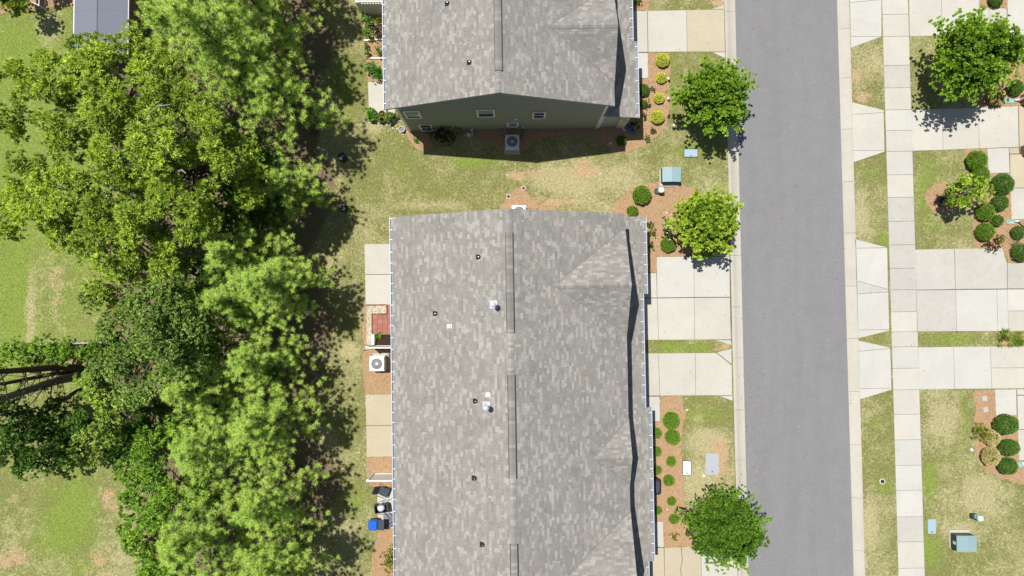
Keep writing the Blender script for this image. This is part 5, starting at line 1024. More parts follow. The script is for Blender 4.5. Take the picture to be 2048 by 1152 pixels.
# ------------------------------------------------------------------ air conditioners
def ac_unit(label, px, py, mat, rot=0., w_=.86, h=.85, pad=(0, 0, 1.0)):
    c = P(px, py, h); o = root('air_conditioner', label, 'air conditioner', (c.x, c.y, 0), 'outdoor air conditioner units'); x, y = c.x, c.y
    m = MB(); m.bbox(x-pad[2]/2+pad[0], x+pad[2]/2+pad[0], y-pad[2]/2+pad[1], y+pad[2]/2+pad[1], 0, .09, .01); m.build('concrete_pad', GREYC, o)
    m = MB(); m.rsq(w_-.05, w_-.05, .1, .1, h-.06, (x, y)); m.build('cabinet_core', DKM, o)
    m = MB(); z = .14
    while z < h-.1: m.rsq(w_-.01, w_-.01, .12, z, z+.018, (x, y)); z += .04
    m.build('louvre', mat, o, kind='stuff')
    for sx_ in (-1, 1):
        for sy_ in (-1, 1): m = MB(); m.rsq(.1, .1, .04, .09, h-.05, (x+sx_*(w_/2-.055), y+sy_*(w_/2-.055))); m.build('corner_post', mat, o)
    m = MB(); N = 48; rf = .335; outer, inner = [], []
    for k in range(N):
        a_ = 2*math.pi*k/N; ca, sa = math.cos(a_), math.sin(a_); s_ = w_/2; p_ = 5.; t = s_/((abs(ca)**p_+abs(sa)**p_)**(1/p_)); outer.append((x+ca*t, y+sa*t)); inner.append((x+ca*rf, y+sa*rf))
    vs = [(p_[0], p_[1], h-.05) for p_ in outer]+[(x+(p_[0]-x)*.975, y+(p_[1]-y)*.975, h) for p_ in outer]+[(p_[0], p_[1], h+.01) for p_ in inner]+[(p_[0], p_[1], h-.05) for p_ in inner]
    m.add(vs, [(j*N+k, j*N+(k+1) % N, (j+1)*N+(k+1) % N, (j+1)*N+k) for j in range(3) for k in range(N)]); m.build('top_panel', mat, o)
    m = MB(); m.lathe([(rf, h-.2), (rf-.01, h-.2)], 24, (x, y, 0)); m.build('fan_well', DKM, o)
    m = MB()
    for k in range(3):
        a_ = R(120*k+25+rot); 
        for s_ in range(6): 
            t0, t1 = a_+s_*.13, a_+(s_+1)*.13; m.add([(x+math.cos(t)*q, y+math.sin(t)*q, h-.12+dz) for t, q, dz in ((t0, .05, s_*.008), (t0, .3, s_*.010), (t1, .3, s_*.010+.01), (t1, .05, s_*.008+.008))], [(0, 1, 2, 3)])
    f = m.build('fan_blades', GALV, o); m = MB(); m.lathe([(.085, h-.1), (.085, h+.0), (.06, h+.03)], 16, (x, y, 0)); m.build('fan_hub', mat, o)
    m = MB()
    for q in np.linspace(.1, rf, 9): 
        pts = [(x+math.cos(2*math.pi*k/28)*q, y+math.sin(2*math.pi*k/28)*q, h+.018+.02*(1-q/rf)) for k in range(29)]; m.tube(pts, .0035, 3, cap=False)
    for k in range(12): a_ = 2*math.pi*k/12+.1; m.tube([(x+math.cos(a_)*.08, y+math.sin(a_)*.08, h+.04), (x+math.cos(a_)*rf, y+math.sin(a_)*rf, h+.016)], .006, 4, cap=False)
    m.build('fan_guard', mat, o, kind='stuff'); return o, c
ac, c = ac_unit('air conditioner standing in the shade of the olive side wall', 1024.5, 283, ACW, pad=(0, -.1, 1.02))
m = MB(); q = PY(1044, 262, yw); m.tube([(c.x+.45, c.y+.3, .4), (c.x+.6, c.y+.42, .3), (q.x+.02, q.y-.03, .5)], .02, 6); m.tube([(c.x+.45, c.y+.34, .45), (c.x+.7, c.y+.5, .35), (q.x+.1, q.y-.03, .6)], .012, 6); m.build('line_set', DKM, ac)
ac, c = ac_unit('white air conditioner below the upper white privacy fence', 753.5, 727.5, WHITE, 40, .92, .9, (.12, .1, 1.0))
m = MB(); m.tube([(c.x+.45, c.y+.4, .35), (c.x+.7, c.y+.62, .3), (c.x+1.3, c.y+.6, .35)], .022, 6); m.tube([(c.x+.45, c.y+.3, .3), (c.x+.8, c.y+.42, .15), (c.x+1.3, c.y+.45, .35)], .014, 6); m.build('line_set', DKM, ac)
ac_unit('white air conditioner peeking out behind the top edge of the long roof', 1038, 424, ACW, 10, .86, .85)
# gas meter and stakes along the shaded wall
c = P(938, 271, .4); o = root('gas_meter', 'grey gas meter with riser pipe beside the olive wall', 'gas meter', (c.x, c.y, 0)); m = MB(); m.rsq(.3, .2, .06, .3, .58, (c.x, c.y)); m.build('meter_body', GALV, o)
m = MB(); m.tube([(c.x+.22, c.y+.3, .95), (c.x+.22, c.y+.12, .9), (c.x+.22, c.y, .6), (c.x+.22, c.y, 0)], .025, 6); m.tube([(c.x-.18, c.y, .55), (c.x-.3, c.y-.02, .5), (c.x-.3, c.y-.02, 0)], .022, 6); m.build('riser_pipe', GALV, o); m = MB(); m.lathe([(.08, .58), (.08, .62), (.02, .63)], 12, (c.x, c.y, 0)); m.build('dial', WHITE, o)
def lid(name, label, cat, px, py, w_, h_, mat, rim=None, z=.05, rot=0, r_=.05, group=None):
    c = P(px, py, z); o = root(name, label, cat, (c.x, c.y, 0), group); m = MB(); m.rsq(w_, h_, r_, 0, z, (c.x, c.y), top_in=.01)
    if rot:
        T = Matrix.Translation(c) @ Matrix.Rotation(R(rot), 4, 'Z') @ Matrix.Translation(-c); m.v = [tuple(T @ Vector(v)) for v in m.v]
    m.build('lid', mat, o)
    if rim: m = MB(); m.rsq(w_+.07, h_+.07, r_+.03, -.02, z-.022, (c.x, c.y)); m.build('frame', rim, o)
    m = MB(); m.rsq(.06, .1, .02, z, z+.004, (c.x, c.y-h_*.36)); m.build('lifting_slot', BLACK, o)
    return o
lid('ground_box', 'pale blue rectangular utility lid near the dark green street tree', 'utility box lid', 1382, 306, .83, .48, LIDB, DKM)
lid('ground_box', 'white rectangular utility lid beside the tan mulch bed', 'utility box lid', 1374, 936.5, .50, .86, LIDW, DKM)
lid('ground_box', 'large light grey utility cover panel in bare soil', 'utility box lid', 1424.5, 928.5, .76, 1.26, LIDG, GREYC, r_=.08)
lid('ground_box', 'narrow blue grey utility lid next to the sidewalk', 'utility box lid', 1864, 1053, .50, .90, LIDB, None)
for lb_, px_, py_, mt, rt in (('pink square stepping stone close to the north gable', 1017, 393, PINKST, 2), ('pale pink stepping stone turned diagonally in the grass', 1047, 376.5, PINKST, 35), ('upper square stepping stone in the right mulch bed', 1969.5, 797, GREYC, 4), ('lower square stepping stone slightly turned in the right bed', 1971.5, 819, GREYC, 12)):
    c = P(px_, py_, .04); o = root('stepping_stone', lb_, 'stepping stone', (c.x, c.y, 0), 'square stepping stones'); m = MB(); T = Matrix.Translation((c.x, c.y, 0)) @ Matrix.Rotation(R(rt), 4, 'Z'); m.bbox(-.16, .16, -.16, .16, 0, .05, .012, T); m.build('slab', mt, o)
    if mt is PINKST: m = MB(); m.lathe([(.09, .05), (.09, .054), (.06, .0545), (.06, .05)], 16, (c.x, c.y, 0)); m.build('rosette', BRICKR, o)
for lb_, px_, py_, r_ in (('white round cleanout cap on the lawn beside the lime shrubs', 1349, 249, .1), ('white round cap below the large grey cover', 1408, 952, .08), ('white round cap on the right lawn by the mulch bed', 1944, 899.5, .09), ('white cap on the shaded mulch at the olive wall', 1221, 286.5, .07)):
    c = P(px_, py_, .06); o = root('cleanout_cap', lb_, 'pipe cap', (c.x, c.y, 0), 'white cleanout caps'); m = MB(); m.lathe([(r_, 0), (r_, .05), (r_*.9, .06)], 18, (c.x, c.y, 0)); m.build('cap', WHITE, o); m = MB(); m.box(c.x-.02, c.x+.02, c.y-.02, c.y+.02, .06, .075); m.build('plug', LIDG, o)
c = P(1765, 963, .03); o = root('yard_drain', 'round grey yard drain with white ring in the grass verge', 'drain', (c.x, c.y, 0)); m = MB(); m.lathe([(.19, 0), (.19, .02), (.12, .03), (.12, .0)], 24, (c.x, c.y, 0), cap=False); m.build('ring', CREAM, o); m = MB(); m.lathe([(.12, .0), (.12, .035)], 20, (c.x, c.y, 0)); m.build('grate', DKM, o)
for k_, (px_, py_) in enumerate(((1330, 155), (1337, 158), (1337, 197.5))):
    if k_ == 0: continue
    c = P(px_, py_, .2); o = root('path_light', ('upper' if k_ == 1 else 'lower')+' small solar light at the edge of the straw bed', 'garden light', (c.x, c.y, 0), 'small solar garden lights'); m = MB(); m.tube([(c.x, c.y, 0), (c.x, c.y, .3)], .012, 6); m.build('stake', BLACK, o); m = MB(); m.lathe([(.05, .26), (.085, .3), (.08, .34), (.02, .36)], 14, (c.x, c.y, 0)); m.build('lamp_head', GALV, o)
# ---- transformers and pedestals
def transformer(label, px, py, w_, d_, h, mat, pad, label_side=None):
    c = P(px, py, h); o = root('transformer_box', label, 'transformer', (c.x, c.y, 0), 'pad mounted transformers'); x, y = c.x, c.y
    m = MB(); m.bbox(x+pad[0], x+pad[1], y+pad[2], y+pad[3], 0, .10, .012); m.build('concrete_pad', CREAM, o)
    m = MB(); m.box(x-w_/2+.03, x+w_/2-.03, y-d_/2+.03, y+d_/2-.03, .10, h-.05); m.build('cabinet', TEALD, o)
    m = MB(); b_ = .02
    vs = [(x-w_/2, y-d_/2, h-.07), (x+w_/2, y-d_/2, h-.07), (x+w_/2, y+d_/2, h-.07), (x-w_/2, y+d_/2, h-.07), (x-w_/2, y-d_/2, h-.02), (x+w_/2, y-d_/2, h-.02), (x+w_/2, y+d_/2, h-.02), (x-w_/2, y+d_/2, h-.02), (x, y-d_/2+b_, h+.02), (x, y+d_/2-b_, h+.02)]
    m.add(vs, [(3,2,1,0),(0,1,5,4),(1,2,6,5),(2,3,7,6),(3,0,4,7),(4,8,9,7),(8,5,6,9),(4,5,8),(6,7,9)]); m.build('lid', mat, o)
    m = MB(); m.box(x-.008, x+.008, y-d_/2+.03, y+d_/2-.03, h+.021, h+.028); m.build('lid_seam', LIDB, o)
    if label_side: m = MB(); m.box(x-w_/2+.02, x-w_/2+.028, y-.12, y+.06, .35, .6); m.build('warning_label', WHITE, o)
    m = MB(); m.lathe([(.02, 0), (.02, .012)], 8, (x+w_*.3, y-.1, h+.0)); m.build('bolt', DKM, o)
    return o
transformer('teal green transformer box above the straw bed on the left of the street', 1343.5, 348.5, 1.15, .93, .72, TEAL, (-.62, .58, -.66, .42))
transformer('teal green transformer box on the right lawn beyond the sidewalk', 1934, 1088, 1.20, .98, .78, TEAL, (-.62, .62, -.5, .62), True)
def pedestal(label, px, py, h, w_=.34):
    c = P(px, py, h); o = root('utility_pedestal', label, 'utility post', (c.x, c.y, 0), 'pale green utility pedestals'); m = MB(); m.rsq(w_-.05, w_-.05, .08, 0, h-.12, (c.x, c.y)); m.build('post', MINT, o); m = MB(); m.rsq(w_, w_, .1, h-.16, h, (c.x, c.y), top_in=.03); m.build('cap', MINT, o)
    m = MB(); m.rsq(.40, .34, .08, 0, .2, (c.x-.12, c.y-.0)); m.build('base', TEALD, o)
pedestal('pale green utility post in the straw bed below the left transformer', 1323, 379.5, .62); pedestal('pale green utility post above the right transformer', 1962.5, 1037.5, .62)
# black boxes under the pines
for lb_, px_, py_, rt in (('upper black lidded box standing in the pine shade', 683, 313, 20), ('lower black lidded box standing in the pine shade', 684, 414, 5)):
    c = P(px_, py_, .45); o = root('black_box', lb_, 'bin', (c.x, c.y, 0), 'black boxes under the pines'); T = Matrix.Translation((c.x, c.y, 0)) @ Matrix.Rotation(R(rt), 4, 'Z')
    m = MB(); m.rsq(.40, .46, .1, 0, .38); m.v = [tuple(T @ Vector(v)) for v in m.v]; m.build('body', BLACK, o); m = MB(); m.rsq(.44, .5, .12, .38, .47, top_in=.05); m.v = [tuple(T @ Vector(v)) for v in m.v]; m.build('lid', BLACK, o)
    m = MB(); m.box(.03, .16, -.03, .02, .47, .485, T); m.build('handle', LIDG, o)
# black box under the east gutter
c = P(1311, 974, .6); o = root('storage_box', 'black box with dark grey lid half under the long house gutter', 'box', (c.x, c.y, 0)); m = MB(); m.rsq(.62, .95, .12, 0, .52, (c.x, c.y)); m.build('body', BLACK, o); m = MB(); m.rsq(.66, .98, .14, .52, .60, (c.x, c.y), top_in=.04); m.build('lid', BLACK, o); m = MB(); m.rsq(.42, .68, .08, .6, .607, (c.x+.02, c.y)); m.build('lid_panel', SLING, o)
# watering bag at the small tree
c = P(1884, 400, .3); o = root('watering_bag', 'glossy black watering bag at the foot of the small sparse tree', 'watering bag', (c.x, c.y, 0)); m = MB(); m.smooth = True; m.lathe([(.2, 0), (.29, .08), (.31, .22), (.26, .38), (.15, .45), (.05, .43)], 18, (c.x, c.y, 0)); m.build('bag', simple('glossy_black', (.012, .014, .02), .18, .7), o); m = MB(); m.box(c.x-.03, c.x+.03, c.y-.31, c.y-.2, .3, .42); m.build('strap', GALV, o)
# splash blocks
def splash(label, px, py, w_, d_, rot, mat):
    c = P(px, py, .06); o = root('splash_block', label, 'splash block', (c.x, c.y, 0), 'downspout splash blocks'); T = Matrix.Translation((c.x, c.y, 0)) @ Matrix.Rotation(R(rot), 4, 'Z')
    m = MB(); m.box(-w_/2, w_/2, -d_/2, d_/2, .0, .025, T); m.build('tray', mat, o)
    for s_ in (-1, 1): m = MB(); m.box(-w_/2, w_/2, s_*d_/2-.02, s_*d_/2+.02, .0, .07, T); m.build('side_lip', mat, o)
TEALP = simple('teal_plastic', (.30, .50, .44), .5, .4)
splash('teal splash block below the cream blossom shrub', 2019, 201, .72, .25, 2, TEALP); splash('teal splash block by the porch slab on the right', 2022, 443.5, .5, .22, 0, TEALP); splash('pale teal splash block at the lowest dark shrub', 2043, 928.5, .45, .25, 8, TEALP); splash('dark splash block in shade at the olive house corner', 1262, 259, .75, .26, -45, simple('slate_plastic', (.12, .18, .26), .5))
for px_, py_ in ((2030, 442.5), (2044, 927)):
    q = P(px_, py_, .1); o = root('downspout', 'white downspout elbow '+('by the middle' if py_ < 600 else 'by the lowest')+' teal splash block', 'downspout', (q.x, q.y, 0), 'white downspouts'); m = MB(); m.tube([(q.x, q.y, .1), (q.x+.18, q.y, .22), (q.x+.2, q.y, 2.5)], .05, 8); m.build('pipe', WHITE, o); m = MB(); m.tube([(q.x+.2, q.y, 2.5), (q.x+.7, q.y+.05, 2.7)], .052, 8); m.build('elbow', WHITE, o)
q = P(2030, 200, .1); o = root('downspout', 'white downspout elbow by the uppermost teal splash block', 'downspout', (q.x, q.y, 0), 'white downspouts'); m = MB(); m.tube([(q.x, q.y, .1), (q.x+.22, q.y, .22), (q.x+.24, q.y+.05, 2.5)], .055, 8); m.build('pipe', WHITE, o); m = MB(); m.tube([(q.x+.24, q.y+.05, 2.5), (q.x+.7, q.y+.08, 2.65)], .055, 8); m.build('elbow', WHITE, o)
# ------------------------------------------------------------------ paver terrace of the long house
pv = root('paver_terrace', 'small red paver terrace beside the white gravel', None, P(765, 640, 0), kind='structure')
y = 617.
for rI, (y0_, y1_) in enumerate(((610.5, 620), (620, 629), (629, 638.5), (638.5, 648), (648, 657.5), (657.5, 667.5))):
    for cI, (x0_, x1_) in enumerate(((744.5, 754.5), (754.5, 765), (765, 775.5), (775.5, 786), (786, 796.5))):
        if rI < 2 and cI < 3: continue
        slab(pv, [(x0_, y0_), (x1_, y0_), (x1_, y1_), (x0_, y1_)], BRICKR, .045, .004, 'paver')
bed_under([(745, 628), (775, 628), (775, 612), (796, 612), (796, 667), (745, 667)], .02).build('joint_fill', JOINT, pv)
ge = [(733, 611), (773, 610), (773.5, 627), (744.5, 628), (744, 668), (741.5, 690), (733, 690)]
g = root('gravel_border', None, None, P(738, 640, 0), kind='structure'); g['label'] = 'white gravel border around the red pavers'
poly = [(P(*q).x, P(*q).y) for q in ge]; MASK.append(poly)
x0, x1 = min(p[0] for p in poly), max(p[0] for p in poly); y0, y1 = min(p[1] for p in poly), max(p[1] for p in poly); xx = rng.uniform(x0, x1, 5200); yy2 = rng.uniform(y0, y1, 5200); jit = rng.normal(0, .03, (2, 5200)); s_ = pip(xx+jit[0], yy2+jit[1], poly); xx, yy2 = xx[s_], yy2[s_]
oc = np.array([(1, 0, 0), (0, 1, 0), (-1, 0, 0), (0, -1, 0), (0, 0, 1)]); fc = ((0, 1, 4), (1, 2, 4), (2, 3, 4), (3, 0, 4)); vs = []; k = len(xx); rad = rng.uniform(.016, .04, k); an = rng.uniform(0, 6.28, k); el = rng.uniform(.6, 1, k)
ca, sa = np.cos(an), np.sin(an); T = np.stack([np.stack([xx+(v[0]*ca-v[1]*sa*el)*rad, yy2+(v[0]*sa+v[1]*ca*el)*rad, .02+(v[2]*.75-.2)*rad+rng.uniform(0, .02, k)], -1) for v in oc], 1)
V_ = np.concatenate([T[:, list(f)] for f in fc], 1).reshape(-1, 3); cc = np.repeat(np.array([lin(238, 230, 208), lin(214, 200, 168), lin(250, 246, 232), lin(196, 160, 110)])[rng.choice(4, k, p=[.4, .25, .25, .1])]*.85, 4, 0)
mobj('gravel', np_mesh('gravel', V_-np.array(ORG[g.name]), 3, cc), STRAWM, g, kind='stuff')
for a_, b_ in (((733, 610), (773.5, 609.5)), ((774, 610), (774, 627.5)), ((774, 628), (744.5, 628)), ((744.5, 628), (744.5, 667))):
    A, B = P(*a_), P(*b_); n = max(1, int((B-A).length/.2)); d = (B-A).normalized(); s_ = Vector((-d.y, d.x, 0))
    for i in range(n):
        p, q = A.lerp(B, i/n), A.lerp(B, (i+.94)/n); m = MB(); m.add([p-s_*.04, q-s_*.04, q+s_*.04, p+s_*.04]+[v+Vector((0, 0, .09)) for v in (p-s_*.035, q-s_*.035, q+s_*.035, p+s_*.035)], [(4,5,6,7),(0,1,5,4),(1,2,6,5),(2,3,7,6),(3,0,4,7)]); m.build('edging_brick', BRK, g)
A, B = P(742, 669, .35), P(749, 690, .35); o = root('planter_wall', 'low white planter wall beside the gravel border', 'planter', ((A.x+B.x)/2, (A.y+B.y)/2, 0)); m = MB(); m.bbox(A.x, B.x, B.y, A.y, 0, .4, .02); m.build('wall', LIDW, o); 
A, B = P(750, 669, .1), P(800, 691, .1); m = MB(); m.box(A.x, B.x, B.y, A.y, 0, .12); m.build('soil', SOIL, o); m = MB(); m.box(A.x, B.x, B.y-.06, B.y-.01, 0, .3); m.build('edging', PINKST, o)
for lb_, a_, b_ in (('white edging board upper one across the top left bed', (730, 80.5), (796, 76)), ('white edging board lower one across the top left bed', (743, 116), (796, 115))):
    A, B = P(*a_, .12), P(*b_, .12); o = root('edging_board', lb_, 'edging board', ((A.x+B.x)/2, (A.y+B.y)/2, 0), 'white garden edging boards'); d = (B-A).normalized(); s_ = Vector((-d.y, d.x, 0))*.035; m = MB(); m.add([A-s_-Vector((0, 0, .12)), B-s_-Vector((0, 0, .12)), B+s_-Vector((0, 0, .12)), A+s_-Vector((0, 0, .12)), A-s_, B-s_, B+s_, A+s_], [(4,5,6,7),(0,1,5,4),(1,2,6,5),(2,3,7,6),(3,0,4,7)]); m.build('board', WHITE, o); m = MB(); m.box(A.x-.05, A.x, A.y-.04, A.y+.04, 0, .16); m.build('stake', WHITE, o)
# ------------------------------------------------------------------ pots and corner things at the top left house
def pot(label, px, py, r_, h, mat, leaf=None, nl=30, name='potted_plant'):
    c = P(px, py, h); o = root(name, label, 'plant pot', (c.x, c.y, 0), 'pots on the top left patio'); m = MB(); m.lathe([(r_*.7, 0), (r_, h), (r_*1.05, h), (r_*.9, h-.01), (r_*.88, h-.05)], 18, (c.x, c.y, 0), cap=False); m.build('pot', mat, o); m = MB(); m.lathe([(r_*.88, h-.06), (r_*.88, h-.05)], 14, (c.x, c.y, 0)); m.build('soil', SOIL, o)
    if leaf:
        pos = rng.normal(size=(nl, 3))*r_*.6+np.array([0, 0, h+r_*.5]); V_, cc = tufts(pos, unit(pos-np.array([0, 0, h])+np.array([0, 0, .1])), 8, **leaf); mobj('foliage', np_mesh('foliage', V_.reshape(-1, 3), 4, cc), LEAF, o)
pot('broad green potted plant at the patio corner', 742, 229, .24, .35, TERRA, LF((60,130,30),(150,210,70),.12,.22,.06,.09), 30); pot('brown empty ringed pot below the broad green plant', 743.5, 238, .2, .3, TERRA)
pot('grey green succulent in a pot', 752.5, 236, .16, .25, BLACK, LF((120,140,100),(180,196,150),.08,.14,.03,.05), 20); pot('dark round lidded pot on the pale patio slab', 764, 227.5, .2, .35, TERRA, None, name='dark_pot')
pot('yellow green plant in a dark pot', 764, 238, .2, .3, BLACK, LF((110,140,30),(180,196,70),.1,.18,.04,.07), 24); pot('tall leafy potted plant against the house corner board', 781, 234, .26, .4, BLACK, LF((90,130,50),(176,196,110),.12,.22,.05,.08), 44)
c = P(803, 258, .3); o = root('white_basket', 'white basket with dark contents at the house corner', 'basket', (c.x, c.y, 0)); m = MB(); m.lathe([(.14, 0), (.18, .3), (.19, .3), (.165, .28), (.14, .05)], 18, (c.x, c.y, 0), cap=False); m.build('rim', WHITE, o); m = MB(); m.lathe([(.15, .1), (.15, .2)], 12, (c.x, c.y, 0)); m.build('contents', BLACK, o)
def stones(label, pts, mat, group, s0=.08, s1=.16):
    for i, (px_, py_) in enumerate(pts):
        c = P(px_, py_, .04); o = None; r_ = random.uniform(s0, s1)/2; m = MB(); m.smooth = False
        N = 9; ring = [(c.x+math.cos(2*math.pi*k/N)*r_*random.uniform(.8, 1.15), c.y+math.sin(2*math.pi*k/N)*r_*random.uniform(.7, 1.1)) for k in range(N)]
        m.add([(p_[0], p_[1], 0) for p_ in ring]+[(c.x+(p_[0]-c.x)*.8, c.y+(p_[1]-c.y)*.8, r_*.6) for p_ in ring]+[(c.x, c.y, r_*.75)], [(k, (k+1) % N, N+(k+1) % N, N+k) for k in range(N)]+[(N+k, N+(k+1) % N, 2*N) for k in range(N)])
        m.v = [(v[0]-c.x, v[1]-c.y, v[2]) for v in m.v]; me = m.mesh('garden_stone'); o = mobj('garden_stone', me, mat, None, None, label if isinstance(label, str) else label[i], 'stone', group); o.location = (c.x, c.y, .0)
stones(['pale stone beside the brown empty ringed pot', 'pale stone under the grey green succulent', 'pale stone below the yellow green potted plant', 'pale stone left of the tall leafy pot foot', 'pale stone just below the tall leafy pot', 'pale stone furthest out on the lawn edge by the pots', 'pale stone between tall leafy pot and white basket', 'pale stone below the white basket', 'pale stone touching the left of the white basket', 'pale stone closest to the mulch patch tip', 'pale stone halfway between lawn and tall leafy pot'], ((751,249),(757,246),(764,252),(774,250),(781,258),(776,263),(791,252),(800,266),(794,257),(806,268),(786,256)), STONEW, 'pale stones at the patio edge')
stones(['white stone in the grass beside the tan patio', 'white pebble lying in the tan bed between shrubs', 'white stone between the two utility lids', 'white pebble near the half dry little plant', 'small white stone on the lawn left of the diagonal stepping stone', 'white pebble on the lawn above the round corner shrub', 'pale stone by the driveway lawn corner'], ((718,905),(1335,1020),(1400,935),(1342,1073),(1015,350),(1201,347),(1374,820)), STONEW, None, .1, .2)
# ------------------------------------------------------------------ furniture on the lower patio
c = P(761, 981, .4); T = Matrix.Translation((c.x, c.y, 0)) @ Matrix.Rotation(R(-20), 4, 'Z'); o = root('patio_chair', 'grey sling patio chair on the furnished patio', 'chair', (c.x, c.y, 0))
m = MB(); m.box(-.02, .5, -.26, .26, .38, .41, T); m.build('seat', SLING, o)
m = MB(); m.add([T @ Vector(v) for v in ((-.06, -.26, .42), (-.06, .26, .42), (-.36, .24, .92), (-.36, -.24, .92), (-.09, -.26, .42), (-.09, .26, .42), (-.39, .24, .92), (-.39, -.24, .92))], [(0,1,2,3),(7,6,5,4),(0,4,5,1),(1,5,6,2),(2,6,7,3),(3,7,4,0)]); m.build('backrest', SLING, o)
for s_ in (-1, 1):
    m = MB(); m.tube([T @ Vector(v) for v in ((-.05, s_*.31, .6), (.4, s_*.31, .6))], .02, 6); m.build('armrest', BLACK, o)
    for x_ in (-.1, .45): m = MB(); m.tube([T @ Vector(v) for v in ((x_, s_*.3, .6), (x_+(.05 if x_ > 0 else -.1), s_*.3, 0))], .014, 6); m.build('leg', DKM, o)
c = P(762, 1018, .6); o = root('garden_cart', 'black open cart holding a white bag', 'cart', (c.x, c.y, 0)); T = Matrix.Translation((c.x, c.y, 0)) @ Matrix.Rotation(R(8), 4, 'Z')
m = MB()
for a_ in ((-.42, .42, -.26, -.22), (-.42, .42, .2, .24), (-.42, -.38, -.22, .2), (.38, .42, -.22, .2)): m.box(*a_, .15, .58, T)
m.box(-.38, .38, -.22, .2, .15, .18, T); m.build('tub', BLACK, o)
m = MB(); m.smooth = True; m.lathe([(.1, .2), (.24, .3), (.22, .5), (.1, .6), (.02, .61)], 14, (c.x-.03, c.y+.02, 0)); m.build('bag', LIDW, o, label='crumpled white bag')
for s_ in (-1, 1): m = MB(); m.tube([T @ Vector(v) for v in ((.2*s_-.1, .22, .55), (.1*s_+.1, .5, .8), (.45, .6, .85))], .014, 6); m.build('handle', BLACK, o)
for x_ in (-.3, .3):
    for y_ in (-.2, .2): m = MB(); q = T @ Vector((x_, y_, .07)); m.tube([q-Vector((0, .03, 0)), q+Vector((0, .03, 0))], .07, 12); m.build('wheel', BLACK, o)
c = P(745.5, 1051, .8); o = root('grill_cart', 'blue lidded grill cart with grey side shelf on casters', 'grill', (c.x, c.y, 0))
m = MB(); m.smooth = False; m.rsq(.56, .62, .14, .5, .84, (c.x, c.y), top_in=.06); m.build('lid', BLUEP, o)
m = MB(); m.rsq(.52, .58, .12, .3, .5, (c.x, c.y)); m.build('body', BLACK, o); m = MB(); m.rsq(.36, .62, .03, .72, .76, (c.x+.50, c.y)); m.build('side_shelf', SLING, o)
m = MB(); m.tube([(c.x-.16, c.y+.33, .8), (c.x-.16, c.y+.4, .82), (c.x+.16, c.y+.4, .82), (c.x+.16, c.y+.33, .8)], .014, 6); m.build('handle', DKM, o)
m = MB(); m.lathe([(.03, 0), (.03, .01)], 10, (c.x-.03, c.y-.1, .84)); m.build('vent', BLACK, o)
for x_ in (-.2, .12, .42, .66):
    m = MB(); m.tube([(c.x+x_, c.y-.27, .3 if x_ < .3 else .7), (c.x+x_, c.y-.36, .1)], .014, 6); m.build('leg', DKM, o); m = MB(); m.tube([(c.x+x_-.03, c.y-.38, .06), (c.x+x_+.03, c.y-.38, .06)], .06, 12); m.build('caster', BLACK, o)
A, B = P(765, 1030, .6), P(800, 1062, .6); o = root('folding_frame', 'folding stand with crossed metal legs beside the blue grill', 'folding stand', ((A.x+B.x)/2, (A.y+B.y)/2, 0))
for a_, b_ in (((A.x, A.y), (B.x, B.y)), ((A.x, B.y), (B.x, A.y)), ((A.x+.3, A.y), (B.x+.3, B.y)), ((A.x+.3, B.y), (B.x+.3, A.y))):
    m = MB(); m.tube([(*a_, .05), (*b_, .75)], .016, 6); m.build('crossed_leg', DKM, o)
m = MB(); m.box(A.x-.05, B.x+.3, B.y+.05, A.y-.05, .012+ZC, .022+ZC); m.build('ground_mat', simple('mat_fabric', (.22, .22, .26), .9, .1), o)
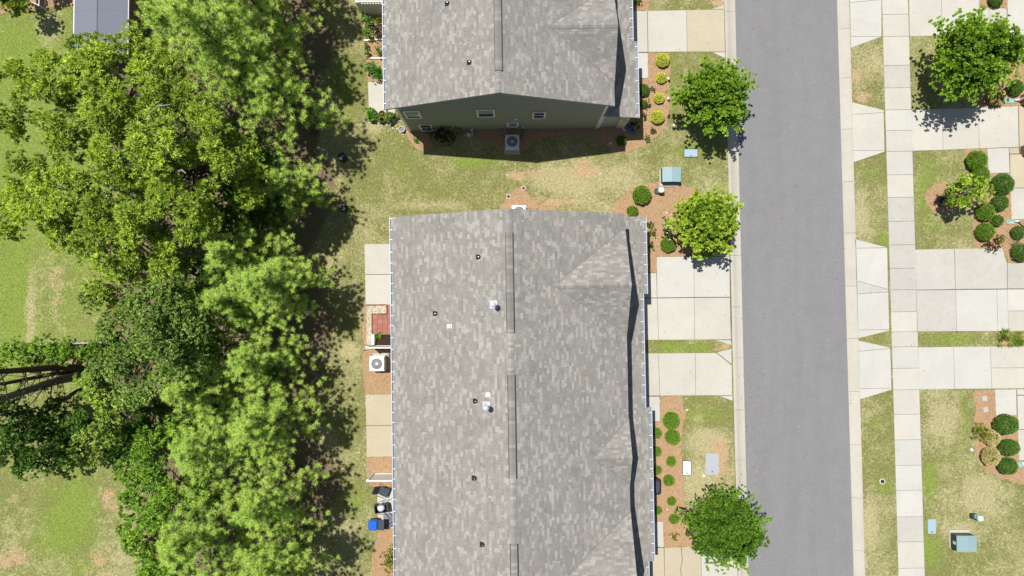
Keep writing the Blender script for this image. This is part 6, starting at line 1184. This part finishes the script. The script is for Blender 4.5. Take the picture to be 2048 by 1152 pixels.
# ------------------------------------------------------------------ grass blades
x0_, x1_, y0_, y1_ = -34., 34., -18.6, 20.4
Nb = 420000; xx = rng.uniform(x0_, x1_, Nb); yy2 = rng.uniform(y0_, y1_, Nb)
lbx = np.array([LB(v) for v in (0., 1.)]); kL = lbx[1]-lbx[0]; rbx = np.array([RB(v) for v in (0., 1.)]); kR = rbx[1]-rbx[0]
ok = ~((xx > lbx[0]+kL*yy2-.02) & (xx < rbx[0]+kR*yy2+.02))
hx = xx*math.cos(HA)+yy2*math.sin(HA); hy = -xx*math.sin(HA)+yy2*math.cos(HA)
ok &= ~((hx > -6.1) & (hx < 7.0) & (hy < 4.7)); ok &= ~((hx > -6.3) & (hx < 6.9) & (hy > 10.9))
for pl_ in MASK:
    bx0, bx1 = min(p[0] for p in pl_), max(p[0] for p in pl_); by0, by1 = min(p[1] for p in pl_), max(p[1] for p in pl_); s_ = np.where(ok & (xx > bx0) & (xx < bx1) & (yy2 > by0) & (yy2 < by1))[0]
    if len(s_): ok[s_] &= ~pip(xx[s_], yy2[s_], pl_)
xx, yy2 = xx[ok], yy2[ok]; st, dr, cl, lu = ground_mix(xx, yy2)
keep = rng.random(len(xx)) > np.clip(cl*.75+st*.82, 0, .95); xx, yy2, st, dr, cl, lu = (v[keep] for v in (xx, yy2, st, dr, cl, lu)); k = len(xx)
a_ = rng.uniform(0, 6.283, k); ln = rng.uniform(.03, .085, k); wd = rng.uniform(.007, .013, k); dx, dy = np.cos(a_), np.sin(a_); hh = rng.uniform(.012, .05, k)
V_ = np.stack([np.stack([xx-dy*wd, yy2+dx*wd, np.full(k, .004)], -1), np.stack([xx+dy*wd, yy2-dx*wd, np.full(k, .004)], -1), np.stack([xx+dx*ln, yy2+dy*ln, hh], -1)], 1).reshape(-1, 3)
t_ = rng.random(k); isdry = t_ < np.clip(dr*1.05-.1+st*.6+cl*.4, .06, .95); islush = rng.random(k) < lu
cg = G(112, 122, 48)*.9; clu = G(128, 158, 44)*.9; cd = G(206, 194, 140)*.7; col = np.where(isdry[:, None], cd, np.where(islush[:, None], clu, cg))*rng.uniform(.55, 1.3, (k, 1))
mobj('grass', np_mesh('grass', V_, 3, col), leafmat('grass_blade', .15, .7), kind='stuff', label='short lawn grass between the houses and beside the street')
